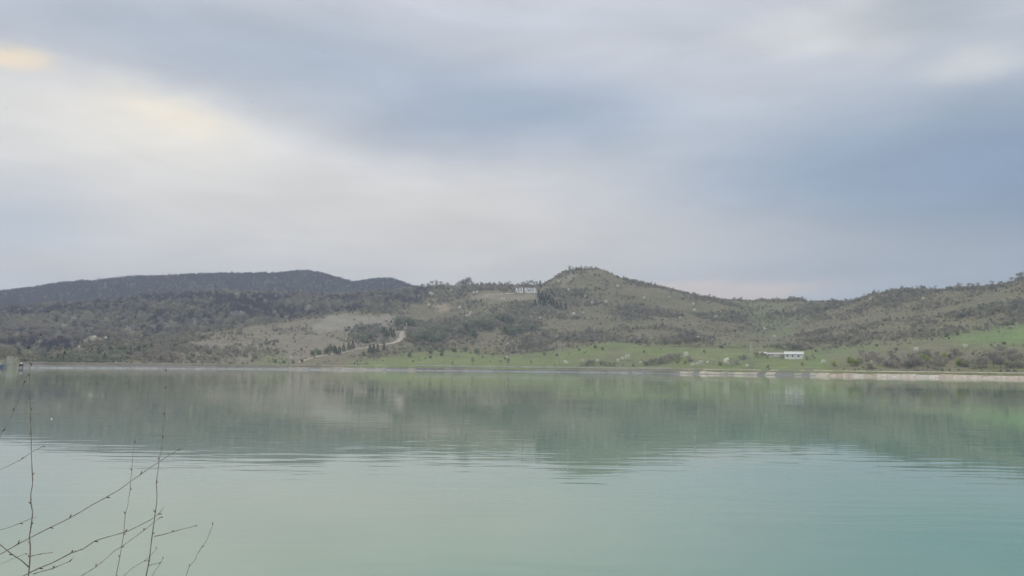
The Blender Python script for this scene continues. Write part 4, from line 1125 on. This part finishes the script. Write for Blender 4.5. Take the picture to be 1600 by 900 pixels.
sapling('bare_sapling', 'thin bare sapling just left of the leaning pale stem', (-1.5, 3.6), [
    ('stem', [(181, 902), (187, 870), (193, 836), (197, 802), (203, 765), (206, 735), (209, 705), (211, 678)], 3.6, .05, 2.9 * mm, .5 * mm, True),
    ('twig', [(190, 902), (205, 888), (225, 876), (238, 866), (245, 857)], 3.6, .15, 1.5 * mm, .7 * mm, True)])
sapling('bare_sapling', 'arching bare shrub with long dark branches sweeping up across the water', (-2.0, 2.4), [
    ('branch', [(-14, 875), (0, 867), (30, 850), (62, 833), (110, 808), (147, 788), (183, 767), (205, 752), (235, 730), (262, 713), (278, 703), (291, 696)], 2.6, .3, 2.2 * mm, .7 * mm, True),
    ('branch', [(40, 898), (82, 880), (112, 863), (130, 857), (148, 846), (168, 839), (181, 836), (196, 831), (210, 824), (235, 812), (248, 803), (252, 798), (255, 793)], 2.5, .3, 2.3 * mm, .8 * mm, True),
    ('branch', [(129, 899), (150, 886), (178, 862), (200, 846), (225, 828), (251, 808)], 2.7, .3, 1.4 * mm, .7 * mm, True),
    ('twig', [(52, 897), (65, 893), (82, 888), (97, 882), (108, 877), (116, 870)], 2.5, .2, 1.2 * mm, .6 * mm, False)])
sapling('bare_sapling', 'faint bare shrub entering from the picture edge with a long high shoot', (-2.6, 2.8), [
    ('branch', [(-12, 712), (0, 685), (5, 673), (15, 655), (27, 628), (32, 613), (37, 598), (44, 583), (52, 556), (62, 525), (70, 503), (76, 488)], 2.9, .2, 1.8 * mm, .3 * mm, True),
    ('twig', [(-10, 738), (0, 733), (12, 728), (34, 718), (50, 706), (68, 697)], 2.9, .1, 1.2 * mm, .6 * mm, True),
    ('twig', [(-10, 832), (0, 828), (15, 824), (47, 811), (57, 808)], 2.9, .1, 1.1 * mm, .6 * mm, True),
    ('twig', [(-10, 885), (0, 881), (20, 873), (40, 865)], 2.9, .1, 1.0 * mm, .5 * mm, True)])
sapling('bare_sapling', 'small lone bare shoot at the bottom, farthest from the picture edge', (-1.2, 3.5), [
    ('stem', [(289, 902), (297, 884), (303, 876), (309, 867), (315, 854), (322, 845), (328, 832), (333, 819)], 3.5, .05, 1.5 * mm, .7 * mm, True),
    ('twig', [(236, 902), (242, 892), (247, 884), (251, 879), (255, 872)], 3.5, .05, 1.4 * mm, .7 * mm, True)])

# ================================================================ haze
hz = MB(); hz.box((-9200, -400, -12), (9200, 11000, 560))
hm = bpy.data.materials.new('haze_air'); hm.use_nodes = True
n, l = hm.node_tree.nodes, hm.node_tree.links
n.remove(n['Principled BSDF'])
pv = n.new('ShaderNodeVolumePrincipled')
pv.inputs['Color'].default_value = (.66, .80, 1.0, 1); pv.inputs['Density'].default_value = .00017; pv.inputs['Anisotropy'].default_value = .2
l.new(pv.outputs[0], n['Material Output'].inputs['Volume'])
tag(hz.build('haze', hm), 'thin pale haze over the valley', kind='stuff')
